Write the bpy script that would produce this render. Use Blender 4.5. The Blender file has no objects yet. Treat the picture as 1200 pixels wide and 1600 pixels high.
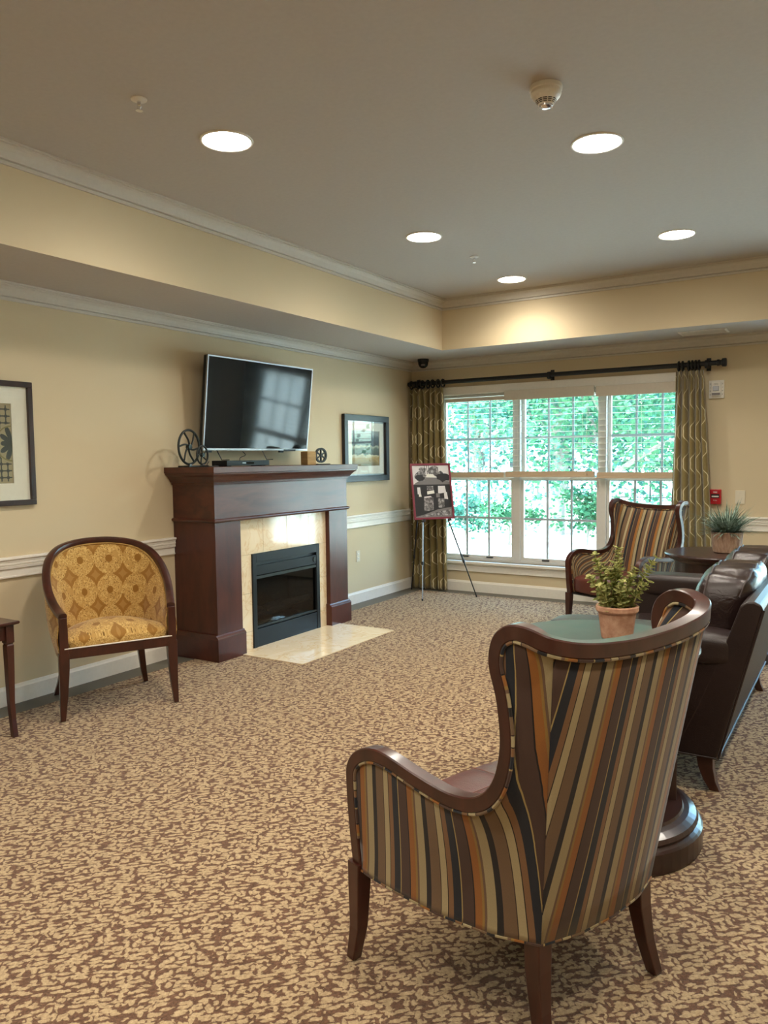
import bpy, math, random
from mathutils import Vector, Matrix
from mathutils.geometry import delaunay_2d_cdt

random.seed(7)
scene = bpy.context.scene
COL = scene.collection

# ------------------------------------------------------------------ camera
F_PX, PITCH, YAW, ROLL = 1206.67, -0.0680, 0.5589, -0.0126
CAM = Vector((4.5099, -7.8518, 1.5))
fwd = Vector((-math.sin(YAW)*math.cos(PITCH), math.cos(YAW)*math.cos(PITCH), math.sin(PITCH)))
rgt = Vector((math.cos(YAW), math.sin(YAW), 0))
upv = rgt.cross(fwd)
r2 = rgt*math.cos(ROLL) + upv*math.sin(ROLL)
u2 = upv*math.cos(ROLL) - rgt*math.sin(ROLL)
cd = bpy.data.cameras.new('camera'); cam = bpy.data.objects.new('camera', cd); COL.objects.link(cam)
cd.sensor_fit = 'VERTICAL'; cd.sensor_height = 32.0; cd.lens = F_PX/1600*32.0
cd.clip_start = 0.05; cd.clip_end = 300
cam.matrix_world = Matrix(((r2.x, u2.x, -fwd.x, CAM.x), (r2.y, u2.y, -fwd.y, CAM.y), (r2.z, u2.z, -fwd.z, CAM.z), (0, 0, 0, 1)))
scene.camera = cam

# ------------------------------------------------------------------ sky, sun, exposure
world = bpy.data.worlds.new('sky'); scene.world = world; world.use_nodes = True
wn = world.node_tree.nodes; wl = world.node_tree.links; wn.clear()
sky = wn.new('ShaderNodeTexSky'); sky.sky_type = 'NISHITA'; sky.sun_disc = False
sky.sun_elevation = math.radians(55); sky.sun_rotation = math.radians(200)
sky.air_density = 1.2; sky.dust_density = 3.0
wbg = wn.new('ShaderNodeBackground'); wbg.inputs['Strength'].default_value = 2.2
wo = wn.new('ShaderNodeOutputWorld')
wl.new(sky.outputs[0], wbg.inputs[0]); wl.new(wbg.outputs[0], wo.inputs[0])
sd = bpy.data.lights.new('sun', 'SUN'); sd.energy = 20.0; sd.angle = math.radians(1.0); sd.color = (1, .97, .93)
sun = bpy.data.objects.new('sun', sd); COL.objects.link(sun)
sun.rotation_euler = (math.radians(38), 0, math.radians(-24)); sun.location = (0, -20, 30)
vs = scene.view_settings
vs.view_transform = 'Standard'; vs.look = 'None'; vs.gamma = 1.0; vs.use_curve_mapping = False
vs.exposure = 0.86
LAMP_STRENGTH = 30.0
LAMP_WATTS = 52.0

# ------------------------------------------------------------------ node helpers
def new_mat(name):
    m = bpy.data.materials.new(name); m.use_nodes = True
    nt = m.node_tree; b = nt.nodes['Principled BSDF']
    return m, nt, b

def setp(b, color=None, rough=None, metal=None, coat=None, coat_rough=None, spec=None, sheen=None):
    if color is not None: b.inputs['Base Color'].default_value = (*color, 1)
    if rough is not None: b.inputs['Roughness'].default_value = rough
    if metal is not None: b.inputs['Metallic'].default_value = metal
    if coat is not None: b.inputs['Coat Weight'].default_value = coat
    if coat_rough is not None: b.inputs['Coat Roughness'].default_value = coat_rough
    if spec is not None: b.inputs['Specular IOR Level'].default_value = spec
    if sheen is not None: b.inputs['Sheen Weight'].default_value = sheen

def N(nt, t, **kw):
    n = nt.nodes.new(t)
    for k, v in kw.items(): setattr(n, k, v)
    return n

def L(nt, a, b): nt.links.new(a, b)

def math_node(nt, op, a, b=None, c=None):
    n = N(nt, 'ShaderNodeMath', operation=op)
    for i, v in enumerate((a, b, c)):
        if v is None: continue
        if isinstance(v, (int, float)): n.inputs[i].default_value = v
        else: L(nt, v, n.inputs[i])
    return n.outputs[0]

def mixc(nt, fac, a, b, blend='MIX'):
    n = N(nt, 'ShaderNodeMix', data_type='RGBA', blend_type=blend)
    if isinstance(fac, (int, float)): n.inputs[0].default_value = fac
    else: L(nt, fac, n.inputs[0])
    for idx, v in ((6, a), (7, b)):
        if isinstance(v, tuple): n.inputs[idx].default_value = (*v, 1)
        else: L(nt, v, n.inputs[idx])
    return n.outputs[2]

def coords(nt, kind='Object', scale=(1, 1, 1), rot=(0, 0, 0)):
    tc = N(nt, 'ShaderNodeTexCoord'); mp = N(nt, 'ShaderNodeMapping')
    mp.inputs['Scale'].default_value = scale; mp.inputs['Rotation'].default_value = rot
    L(nt, tc.outputs[kind], mp.inputs[0]); return mp.outputs[0]

def noise(nt, vec, scale, detail=3, rough=.5, dist=0):
    n = N(nt, 'ShaderNodeTexNoise'); n.inputs['Scale'].default_value = scale
    n.inputs['Detail'].default_value = detail; n.inputs['Roughness'].default_value = rough
    n.inputs['Distortion'].default_value = dist
    if vec is not None: L(nt, vec, n.inputs['Vector'])
    return n

def ramp(nt, fac, stops, interp='LINEAR'):
    r = N(nt, 'ShaderNodeValToRGB'); cr = r.color_ramp; cr.interpolation = interp
    while len(cr.elements) < len(stops): cr.elements.new(0.5)
    for e, (p, c) in zip(cr.elements, stops):
        e.position = p; e.color = (*c, 1) if len(c) == 3 else c
    L(nt, fac, r.inputs[0]); return r.outputs[0]

def bump(nt, b, h, strength=.2, dist=.01):
    n = N(nt, 'ShaderNodeBump'); n.inputs['Strength'].default_value = strength; n.inputs['Distance'].default_value = dist
    L(nt, h, n.inputs['Height']); L(nt, n.outputs[0], b.inputs['Normal'])

def srgb(h):
    h = h.lstrip('#'); v = [int(h[i:i+2], 16)/255 for i in (0, 2, 4)]
    return tuple(x/12.92 if x <= .04045 else ((x+.055)/1.055)**2.4 for x in v)

def plain(name, color, rough=.5, metal=0, **kw):
    m, nt, b = new_mat(name); setp(b, color, rough, metal, **kw)
    v = coords(nt); n = noise(nt, v, 40, 3)
    c = mixc(nt, n.outputs['Fac'], tuple(x*.93 for x in color), tuple(min(1, x*1.05) for x in color))
    L(nt, c, b.inputs['Base Color']); return m

def wood(name, dark, light, rough=.3, scale=(3, 3, 30), coat=.3, rot=(0, 0, 0)):
    m, nt, b = new_mat(name); setp(b, dark, rough, coat=coat, coat_rough=.15)
    v = coords(nt, scale=scale, rot=rot); n = noise(nt, v, 2.2, 6, .6, .6)
    c = ramp(nt, n.outputs['Fac'], [(.3, dark), (.7, light)])
    L(nt, c, b.inputs['Base Color']); bump(nt, b, n.outputs['Fac'], .05, .002); return m

# ------------------------------------------------------------------ materials
M = {}
def wall_paint(name, color):
    m, nt, b = new_mat(name); setp(b, color, .75)
    v = coords(nt); n = noise(nt, v, 1.3, 2)
    w = noise(nt, coords(nt, scale=(60, 60, 260)), 3, 2); w2 = noise(nt, coords(nt, scale=(260, 260, 60)), 3, 2)
    c = mixc(nt, n.outputs['Fac'], tuple(x*.97 for x in color), tuple(x*1.03 for x in color))
    L(nt, c, b.inputs['Base Color'])
    bump(nt, b, math_node(nt, 'ADD', w.outputs['Fac'], w2.outputs['Fac']), .12, .002); return m
M['wall'] = wall_paint('wall_vinyl_beige', srgb('#cdbd9c'))
M['ceil'] = plain('ceiling_paint', srgb('#b8b1a8'), .85)
M['crown'] = plain('crown_paint', srgb('#c6bfb2'), .5)
M['trim'] = plain('trim_paint_white', srgb('#e6e1d6'), .4)
M['muntin'] = plain('grille_grey', srgb('#a3b3ba'), .5)
M['vinylw'] = plain('window_vinyl_white', srgb('#cfccc4'), .35)
M['blind'] = plain('blind_white', srgb('#cfc6b6'), .45)
M['blindbacklit'] = plain('blind_backlit_tan', srgb('#bfa98c'), .45)  # gathered part of the white blinds: backlit shade put into its tan
M['cherry'] = wood('cherry_veneer', srgb('#381710'), srgb('#542519'), .38, (4, 4, 1.2), .15)
M['cherryh'] = wood('cherry_veneer_horizontal', srgb('#381710'), srgb('#582a1c'), .36, (4, .9, 6), .2)
M['chairwood'] = wood('dark_walnut_wood', srgb('#2c120c'), srgb('#472016'), .30, (6, 6, 2), .35)
M['tablewood'] = wood('espresso_wood', srgb('#1f1110'), srgb('#3a231e'), .30, (5, 5, 2), .25)
M['black'] = plain('black_metal', (.012, .014, .016), .4)
M['iron'] = plain('dark_iron', (.03, .035, .033), .45, .6)
M['bronze'] = plain('rod_dark_bronze', (.016, .018, .02), .4, .3)
M['darkbody'] = plain('black_plastic', (.008, .010, .012), .45, spec=.3)
M['silver'] = plain('brushed_silver', (.36, .37, .39), .42, .9)
M['chrome'] = plain('chrome', (.75, .75, .76), .15, 1)
M['whitepl'] = plain('white_plastic', srgb('#e4e0d6'), .4)
M['ivory'] = plain('ivory_plastic', srgb('#d6cdb8'), .4)
M['red'] = plain('red_enamel', srgb('#b3131f'), .35)
M['darkred'] = plain('maroon_frame', srgb('#7e2436'), .4)
M['matboard'] = plain('white_mat_board', srgb('#e9e4d8'), .8)
M['border'] = plain('floor_border_vinyl', srgb('#625f54'), .6)
M['soil'] = plain('dark_soil', (.03, .022, .015), .9)
M['ink'] = plain('print_black', srgb('#1d1b1c'), .5)
M['paper'] = plain('print_white', srgb('#dcd6d4'), .5)
M['greyink'] = plain('print_grey', srgb('#77716f'), .5)
M['blockwood'] = wood('light_block_wood', srgb('#94774a'), srgb('#b89861'), .6, (4, 4, 50), 0)

def glass_pane(name, tint, refl=.06):
    m = bpy.data.materials.new(name); m.use_nodes = True; nt = m.node_tree; nt.nodes.clear()
    o = N(nt, 'ShaderNodeOutputMaterial'); t = N(nt, 'ShaderNodeBsdfTransparent'); g = N(nt, 'ShaderNodeBsdfGlossy')
    t.inputs[0].default_value = (*tint, 1); g.inputs['Roughness'].default_value = .01
    ge = N(nt, 'ShaderNodeNewGeometry'); vd = N(nt, 'ShaderNodeVectorMath', operation='DOT_PRODUCT')
    L(nt, ge.outputs['Normal'], vd.inputs[0]); L(nt, ge.outputs['Incoming'], vd.inputs[1])
    k = math_node(nt, 'POWER', math_node(nt, 'SUBTRACT', 1.0, math_node(nt, 'ABSOLUTE', vd.outputs['Value'])), 5)
    fr = math_node(nt, 'MULTIPLY_ADD', k, .96, refl*.7)
    mx = N(nt, 'ShaderNodeMixShader')
    L(nt, fr, mx.inputs[0]); L(nt, t.outputs[0], mx.inputs[1]); L(nt, g.outputs[0], mx.inputs[2]); L(nt, mx.outputs[0], o.inputs[0])
    return m
M['glass'] = glass_pane('window_glass', (.80, .95, .97))
M['picglass'] = glass_pane('picture_glass', (.97, .98, .97), .07)
M['fireglass'] = glass_pane('firebox_glass', (.45, .46, .48))

def lampm():
    m = bpy.data.materials.new('downlight_diffuser'); m.use_nodes = True; nt = m.node_tree; nt.nodes.clear()
    o = N(nt, 'ShaderNodeOutputMaterial'); e = N(nt, 'ShaderNodeEmission')
    e.inputs[0].default_value = (1, .93, .82, 1); e.inputs[1].default_value = LAMP_STRENGTH
    L(nt, e.outputs[0], o.inputs[0]); return m
M['lamp'] = lampm()

def carpet():
    m, nt, b = new_mat('patterned_carpet'); setp(b, rough=.95, spec=.1, sheen=.15)
    v = coords(nt, rot=(0, 0, math.radians(-44)))
    d = noise(nt, v, 22, 2)
    vm = N(nt, 'ShaderNodeVectorMath', operation='MULTIPLY_ADD'); L(nt, d.outputs['Color'], vm.inputs[0])
    vm.inputs[1].default_value = (.016, .016, 0); L(nt, v, vm.inputs[2])
    def vor(sc, seed):
        mp = N(nt, 'ShaderNodeMapping'); mp.inputs['Scale'].default_value = sc; mp.inputs['Location'].default_value = (seed, seed*2, 0)
        mp.inputs['Rotation'].default_value = (0, 0, seed*.12)
        L(nt, vm.outputs[0], mp.inputs[0]); x = N(nt, 'ShaderNodeTexVoronoi'); x.voronoi_dimensions = '2D'
        x.inputs['Scale'].default_value = 1; x.inputs['Randomness'].default_value = .85
        L(nt, mp.outputs[0], x.inputs['Vector']); return x.outputs['Distance']
    a = vor((22, 60, 1), 1.3); c = vor((52, 34, 1), 4.7)
    sel = noise(nt, v, 24, 1); s = ramp(nt, sel.outputs['Fac'], [(.52, (0, 0, 0)), (.56, (1, 1, 1))])
    mxx = N(nt, 'ShaderNodeMix'); L(nt, s, mxx.inputs[0]); L(nt, a, mxx.inputs[2]); L(nt, c, mxx.inputs[3])
    edge = noise(nt, v, 130, 3, .7)
    dist = math_node(nt, 'ADD', mxx.outputs[0], math_node(nt, 'MULTIPLY', math_node(nt, 'SUBTRACT', edge.outputs['Fac'], .5), .6))
    mask = ramp(nt, dist, [(.36, (1, 1, 1)), (.48, (0, 0, 0))])
    fn_ = noise(nt, v, 120, 4, .75); fine = N(nt, 'ShaderNodeMapRange'); fine.inputs[1].default_value = .3; fine.inputs[2].default_value = .7; L(nt, fn_.outputs['Fac'], fine.inputs[0])
    base = mixc(nt, fine.outputs[0], srgb('#402b1e'), srgb('#7f5d46'))
    top = mixc(nt, fine.outputs[0], srgb('#927a5b'), srgb('#cdb58e'))
    col = mixc(nt, mask, base, top); L(nt, col, b.inputs['Base Color'])
    h = math_node(nt, 'ADD', math_node(nt, 'MULTIPLY', mask, .6), fine.outputs[0])
    bump(nt, b, h, .5, .006); return m
M['carpet'] = carpet()

STRIPES = [(36, '#20232b'), (6, '#a8925c'), (50, '#4b362c'), (6, '#17120f'), (30, '#96602a'), (10, '#937339'), (10, '#6e5642'),
           (40, '#a3946f'), (25, '#221d1b'), (50, '#735b42'), (4, '#3a2820'), (30, '#ae9f79'), (4, '#17120f'), (25, '#836040')]
def stripes(name, period):
    m, nt, b = new_mat(name); setp(b, rough=.8, sheen=.2, spec=.2)
    uv = N(nt, 'ShaderNodeUVMap'); sx = N(nt, 'ShaderNodeSeparateXYZ'); L(nt, uv.outputs[0], sx.inputs[0])
    f = math_node(nt, 'FRACT', math_node(nt, 'DIVIDE', sx.outputs[0], period))
    tot = sum(w for w, _ in STRIPES); st = []; p = 0
    for w, c in STRIPES: st.append((p/tot, srgb(c))); p += w
    c = ramp(nt, f, st, 'CONSTANT')
    n = noise(nt, coords(nt, 'UV', (900, 200, 1)), 1, 2)
    c2 = mixc(nt, math_node(nt, 'MULTIPLY', n.outputs['Fac'], .3), c, (0.02, .018, .015), 'MIX')
    L(nt, c2, b.inputs['Base Color']); bump(nt, b, n.outputs['Fac'], .15, .001); return m
M['stripe'] = stripes('striped_upholstery', .205)
M['stripecord'] = stripes('striped_welt', .27)

def leather(name, c1, c2, rough, stitch=False, wr=.25):
    m, nt, b = new_mat(name); setp(b, c1, rough, spec=.5)
    v = coords(nt); n = noise(nt, v, 6, 4); n2 = N(nt, 'ShaderNodeTexVoronoi'); n2.inputs['Scale'].default_value = 260; L(nt, v, n2.inputs['Vector'])
    c = mixc(nt, n.outputs['Fac'], c1, c2); L(nt, c, b.inputs['Base Color'])
    big = noise(nt, coords(nt, scale=(16, 5, 16)), 1.3, 3, .5, .8)
    bump(nt, b, math_node(nt, 'ADD', math_node(nt, 'MULTIPLY', n2.outputs['Distance'], .08), math_node(nt, 'MULTIPLY', big.outputs['Fac'], wr*4)), .5, .012)
    return m
M['leather'] = leather('dark_brown_leather', srgb('#1c1110'), srgb('#2c1c19'), .26)
M['leatherflat'] = leather('brown_leather_smooth', srgb('#1c1110'), srgb('#2a1b18'), .40, wr=.05)
M['redleather'] = leather('oxblood_leather', srgb('#4a231c'), srgb('#633229'), .34, wr=.05)
M['seam'] = plain('leather_seam', srgb('#2c1a17'), .5)
M['redseam'] = plain('oxblood_seam', srgb('#7a4d40'), .5)

def medallion():
    m, nt, b = new_mat('gold_medallion_fabric'); setp(b, rough=.75, sheen=.25, spec=.2)
    uv = N(nt, 'ShaderNodeUVMap'); sx = N(nt, 'ShaderNodeSeparateXYZ'); L(nt, uv.outputs[0], sx.inputs[0])
    P = .2
    def cell(o, off):
        return math_node(nt, 'ABSOLUTE', math_node(nt, 'SUBTRACT', math_node(nt, 'FRACT', math_node(nt, 'ADD', math_node(nt, 'DIVIDE', o, P), off+.5)), .5))
    x, y = cell(sx.outputs[0], 0), cell(sx.outputs[1], 0); hx, hy = cell(sx.outputs[0], .5), cell(sx.outputs[1], .5)
    def pw(a, r, e): return math_node(nt, 'POWER', math_node(nt, 'DIVIDE', a, r), e)
    wob = noise(nt, coords(nt, 'UV', (1, 1, 1)), 60, 1)
    star = math_node(nt, 'ADD', math_node(nt, 'ADD', pw(x, .40, .68), pw(y, .40, .68)), math_node(nt, 'MULTIPLY', math_node(nt, 'SUBTRACT', wob.outputs['Fac'], .5), .15))
    sm = math_node(nt, 'LESS_THAN', star, 1.02)
    inner = math_node(nt, 'LESS_THAN', star, .62)
    dot = math_node(nt, 'LESS_THAN', math_node(nt, 'ADD', pw(hx, .12, 2), pw(hy, .12, 2)), 1)
    vo = N(nt, 'ShaderNodeTexVoronoi'); vo.inputs['Scale'].default_value = 85; L(nt, coords(nt, 'UV'), vo.inputs['Vector'])
    spk = math_node(nt, 'LESS_THAN', vo.outputs['Distance'], .26)
    rings = N(nt, 'ShaderNodeTexVoronoi'); rings.inputs['Scale'].default_value = 45; L(nt, coords(nt, 'UV'), rings.inputs['Vector'])
    rr = math_node(nt, 'LESS_THAN', math_node(nt, 'ABSOLUTE', math_node(nt, 'SUBTRACT', rings.outputs['Distance'], .45)), .07)
    c = mixc(nt, rr, srgb('#b79150'), srgb('#cfae6c'))
    c = mixc(nt, spk, c, srgb('#74521f'))
    c = mixc(nt, sm, c, srgb('#94692a')); c = mixc(nt, math_node(nt, 'MULTIPLY', inner, .5), c, srgb('#b08a4e'))
    c = mixc(nt, dot, c, srgb('#8c6222'))
    L(nt, c, b.inputs['Base Color'])
    f = noise(nt, coords(nt, 'UV'), 700, 2); bump(nt, b, f.outputs['Fac'], .1, .001); return m
M['gold'] = medallion()

def curtain_mat():
    m, nt, b = new_mat('olive_ogee_curtain'); setp(b, rough=.5, sheen=.4, spec=.35)
    uv = N(nt, 'ShaderNodeUVMap'); sx = N(nt, 'ShaderNodeSeparateXYZ'); L(nt, uv.outputs[0], sx.inputs[0])
    u, v = sx.outputs[0], sx.outputs[1]
    P, LZ = .10, .30
    def line(off, ph):
        w = math_node(nt, 'SINE', math_node(nt, 'ADD', math_node(nt, 'MULTIPLY', v, 2*math.pi/LZ), ph))
        w3 = math_node(nt, 'SINE', math_node(nt, 'MULTIPLY', math_node(nt, 'ADD', math_node(nt, 'MULTIPLY', v, 2*math.pi/LZ), ph), 3))
        w = math_node(nt, 'ADD', math_node(nt, 'MULTIPLY', w, .040), math_node(nt, 'MULTIPLY', w3, .008))
        f = math_node(nt, 'FRACT', math_node(nt, 'ADD', math_node(nt, 'DIVIDE', math_node(nt, 'ADD', u, w), 2*P), off))
        return math_node(nt, 'LESS_THAN', math_node(nt, 'ABSOLUTE', math_node(nt, 'SUBTRACT', f, .5)), .028)
    a = math_node(nt, 'MAXIMUM', line(0, 0), line(.5, math.pi))
    n = noise(nt, coords(nt, 'UV', (300, 30, 1)), 1, 2)
    base = mixc(nt, n.outputs['Fac'], srgb('#6a5a33'), srgb('#8a7a48'))
    c = mixc(nt, a, base, srgb('#d5c9a4')); L(nt, c, b.inputs['Base Color']); return m
M['curtain'] = curtain_mat()

def marble():
    m, nt, b = new_mat('cream_marble'); setp(b, rough=.08, spec=.6)
    v = coords(nt); n = noise(nt, v, 3.2, 5, .55, 1.8)
    c = ramp(nt, n.outputs['Fac'], [(.3, srgb('#e0cda9')), (.5, srgb('#e8d8b9')), (.525, srgb('#dcc39a')), (.56, srgb('#e8d8b8')), (.8, srgb('#eee2c9'))])
    L(nt, c, b.inputs['Base Color']); return m
M['marble'] = marble()
M['grout'] = plain('tile_grout', srgb('#c8b48c'), .8)

def screen_mat():
    m, nt, b = new_mat('dark_screen'); setp(b, (.008, .012, .015), .09, spec=.3)
    n = noise(nt, coords(nt), 3, 2); L(nt, math_node(nt, 'MULTIPLY_ADD', n.outputs['Fac'], .03, .06), b.inputs['Roughness']); return m
M['screen'] = screen_mat()

def terracotta(name, c1, c2, wood_like=False):
    m, nt, b = new_mat(name); setp(b, c1, .85)
    v = coords(nt, scale=(30, 30, 6) if wood_like else (1, 1, 1)); n = noise(nt, v, 2 if wood_like else 22, 5, .65)
    c = ramp(nt, n.outputs['Fac'], [(.3, c1), (.65, c2)]); L(nt, c, b.inputs['Base Color']); bump(nt, b, n.outputs['Fac'], .2, .003); return m
M['terra'] = terracotta('weathered_terracotta', srgb('#a8765a'), srgb('#cfa78a'))
M['terrawood'] = terracotta('streaked_clay', srgb('#8a6650'), srgb('#c0a28a'), True)

def leafm(name, c1, c2, trans=.4, scale=9):
    m = bpy.data.materials.new(name); m.use_nodes = True; nt = m.node_tree; nt.nodes.clear()
    o = N(nt, 'ShaderNodeOutputMaterial'); d = N(nt, 'ShaderNodeBsdfDiffuse'); t = N(nt, 'ShaderNodeBsdfTranslucent'); mx = N(nt, 'ShaderNodeMixShader')
    n = noise(nt, coords(nt), scale, 2); c = ramp(nt, n.outputs['Fac'], [(.35, c1), (.65, c2)])
    L(nt, c, d.inputs[0]); L(nt, c, t.inputs[0]); mx.inputs[0].default_value = trans
    L(nt, d.outputs[0], mx.inputs[1]); L(nt, t.outputs[0], mx.inputs[2]); L(nt, mx.outputs[0], o.inputs[0]); return m
M['leaf'] = leafm('boxleaf_green', srgb('#65723c'), srgb('#c6c282'), .15, 60)
M['grassblade'] = leafm('grey_green_blade', srgb('#4c5e4c'), srgb('#93a394'), .15, 40)
M['treeleaf'] = leafm('tree_leaf', srgb('#28513f'), srgb('#588560'), .4, 1.2)
M['treeleaf2'] = leafm('tree_leaf_blue', srgb('#234a44'), srgb('#48776a'), .4, 1.2)
M['stem'] = plain('plant_stem', srgb('#5c5a2a'), .7)
M['bark'] = plain('tree_bark', srgb('#6d675f'), .9)
M['lawn'] = plain('lawn_glare_white', srgb('#d3cbc0'), .95)  # near-white instead of green: blown-out sun glare and neutral bounce put into colour
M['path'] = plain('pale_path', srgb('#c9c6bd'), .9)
M['siding'] = plain('blue_grey_siding', srgb('#7f93a8'), .8)
M['roofm'] = plain('grey_roof', srgb('#6d7078'), .9)

# ------------------------------------------------------------------ mesh builder
class MB:
    def __init__(s): s.v = []; s.f = []; s.uv = []; s.mi = []
    def vert(s, p, uv=None): s.v.append(tuple(p)); s.uv.append(uv or (0, 0)); return len(s.v)-1
    def face(s, idx, mi=0): s.f.append(tuple(idx)); s.mi.append(mi)
    def box(s, x0, x1, y0, y1, z0, z1, mi=0):
        x0, x1 = min(x0, x1), max(x0, x1); y0, y1 = min(y0, y1), max(y0, y1); z0, z1 = min(z0, z1), max(z0, z1)
        i = len(s.v)
        for z in (z0, z1):
            for x, y in ((x0, y0), (x1, y0), (x1, y1), (x0, y1)): s.vert((x, y, z), (x+y, z))
        for q in ((3, 2, 1, 0), (4, 5, 6, 7), (0, 1, 5, 4), (1, 2, 6, 5), (2, 3, 7, 6), (3, 0, 4, 7)): s.face([i+k for k in q], mi)
        return s
    def obox(s, c, ax, ay, az):
        """oriented box: centre and three half-extent vectors"""
        c, ax, ay, az = map(Vector, (c, ax, ay, az)); i = len(s.v)
        if ax.cross(ay).dot(az) < 0: ax = -ax
        for k in (-1, 1):
            for a, b in ((-1, -1), (1, -1), (1, 1), (-1, 1)): s.vert(c+ax*a+ay*b+az*k)
        for q in ((3, 2, 1, 0), (4, 5, 6, 7), (0, 1, 5, 4), (1, 2, 6, 5), (2, 3, 7, 6), (3, 0, 4, 7)): s.face([i+k for k in q])
        return s
    def lathe(s, prof, n=32, c=(0, 0, 0), caps=True):
        c = Vector(c); i = len(s.v); m = len(prof)
        for k in range(n):
            a = 2*math.pi*k/n
            for r, z in prof: s.vert((c.x+r*math.cos(a), c.y+r*math.sin(a), c.z+z), (k/n, z))
        for k in range(n):
            k2 = (k+1) % n
            for j in range(m-1): s.face((i+k*m+j, i+k2*m+j, i+k2*m+j+1, i+k*m+j+1))
        if caps:
            s.face([i+k*m for k in range(n)][::-1]); s.face([i+k*m+m-1 for k in range(n)])
        return s
    def loft(s, rings, closed=True, cap=True, uvs=None):
        """rings: list of equal-length point lists"""
        i = len(s.v); m = len(rings[0])
        for a, rg in enumerate(rings):
            for b, p in enumerate(rg): s.vert(p, uvs[a][b] if uvs else (a*.02, b*.1))
        for a in range(len(rings)-1):
            for b in range(m if closed else m-1):
                b2 = (b+1) % m
                s.face((i+a*m+b, i+a*m+b2, i+(a+1)*m+b2, i+(a+1)*m+b))
        if cap and closed:
            s.face([i+b for b in range(m)][::-1]); s.face([i+(len(rings)-1)*m+b for b in range(m)])
        return s
    def tube(s, pts, r, n=8, closed=False, r1=None):
        pts = [Vector(p) for p in pts]; m = len(pts); rings = []; uvs = []; up = None; acc = 0
        for k, p in enumerate(pts):
            if closed: t = (pts[(k+1) % m]-pts[k-1])
            else: t = pts[min(k+1, m-1)]-pts[max(k-1, 0)]
            t = t.normalized() if t.length > 1e-9 else Vector((0, 0, 1))
            if up is None: up = t.orthogonal().normalized()
            up = (up-t*up.dot(t)); up = up.normalized() if up.length > 1e-6 else t.orthogonal().normalized()
            b = t.cross(up); rr = r if r1 is None else r+(r1-r)*k/(m-1)
            if k: acc += (p-pts[k-1]).length
            rings.append([p+up*rr*math.cos(2*math.pi*j/n)+b*rr*math.sin(2*math.pi*j/n) for j in range(n)]); uvs.append([(acc, j/n) for j in range(n)])
        if closed: rings.append(rings[0]); uvs.append(uvs[0])
        return s.loft(rings, True, not closed, uvs)
    def prism(s, poly, axis, a, b):
        """extrude a 2D polygon along axis 'x','y' or 'z' from a to b"""
        def P(u, v, w): return {'x': (w, u, v), 'y': (u, w, v), 'z': (u, v, w)}[axis]
        i = len(s.v); n = len(poly)
        for w in (a, b):
            for u, v in poly: s.vert(P(u, v, w), (u, v))
        s.face(list(range(i, i+n))); s.face(list(range(i+n, i+2*n))[::-1])
        for k in range(n): s.face((i+k, i+n+k, i+n+(k+1) % n, i+(k+1) % n))
        return s
    def sq_sweep(s, pts, sizes):
        """square-section member through pts"""
        rings = []
        for k, (p, (a, b)) in enumerate(zip(pts, sizes)):
            x, y, z = p; rings.append([(x-a, y-b, z), (x+a, y-b, z), (x+a, y+b, z), (x-a, y+b, z)])
        return s.loft(rings)

def catmull(pts, n=8):
    pts = [Vector(p) for p in pts]; out = []
    for i in range(len(pts)-1):
        p0 = pts[i-1] if i else pts[0]*2-pts[1]; p1, p2 = pts[i], pts[i+1]
        p3 = pts[i+2] if i+2 < len(pts) else p2*2-p1
        for k in range(n):
            t = k/n
            out.append(.5*((2*p1)+(-p0+p2)*t+(2*p0-5*p1+4*p2-p3)*t*t+(-p0+3*p1-3*p2+p3)*t**3))
    out.append(pts[-1]); return out

def tag(o, label=None, cat=None, group=None, kind=None):
    if label: o['label'] = label
    if cat: o['category'] = cat
    if group: o['group'] = group
    if kind: o['kind'] = kind
    return o

def thing(name, label, cat, loc=(0, 0, 0), rz=0, group=None):
    o = bpy.data.objects.new(name, None); o.empty_display_size = .1; COL.objects.link(o)
    o.location = loc; o.rotation_euler = (0, 0, rz)
    return tag(o, label, cat, group)

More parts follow.
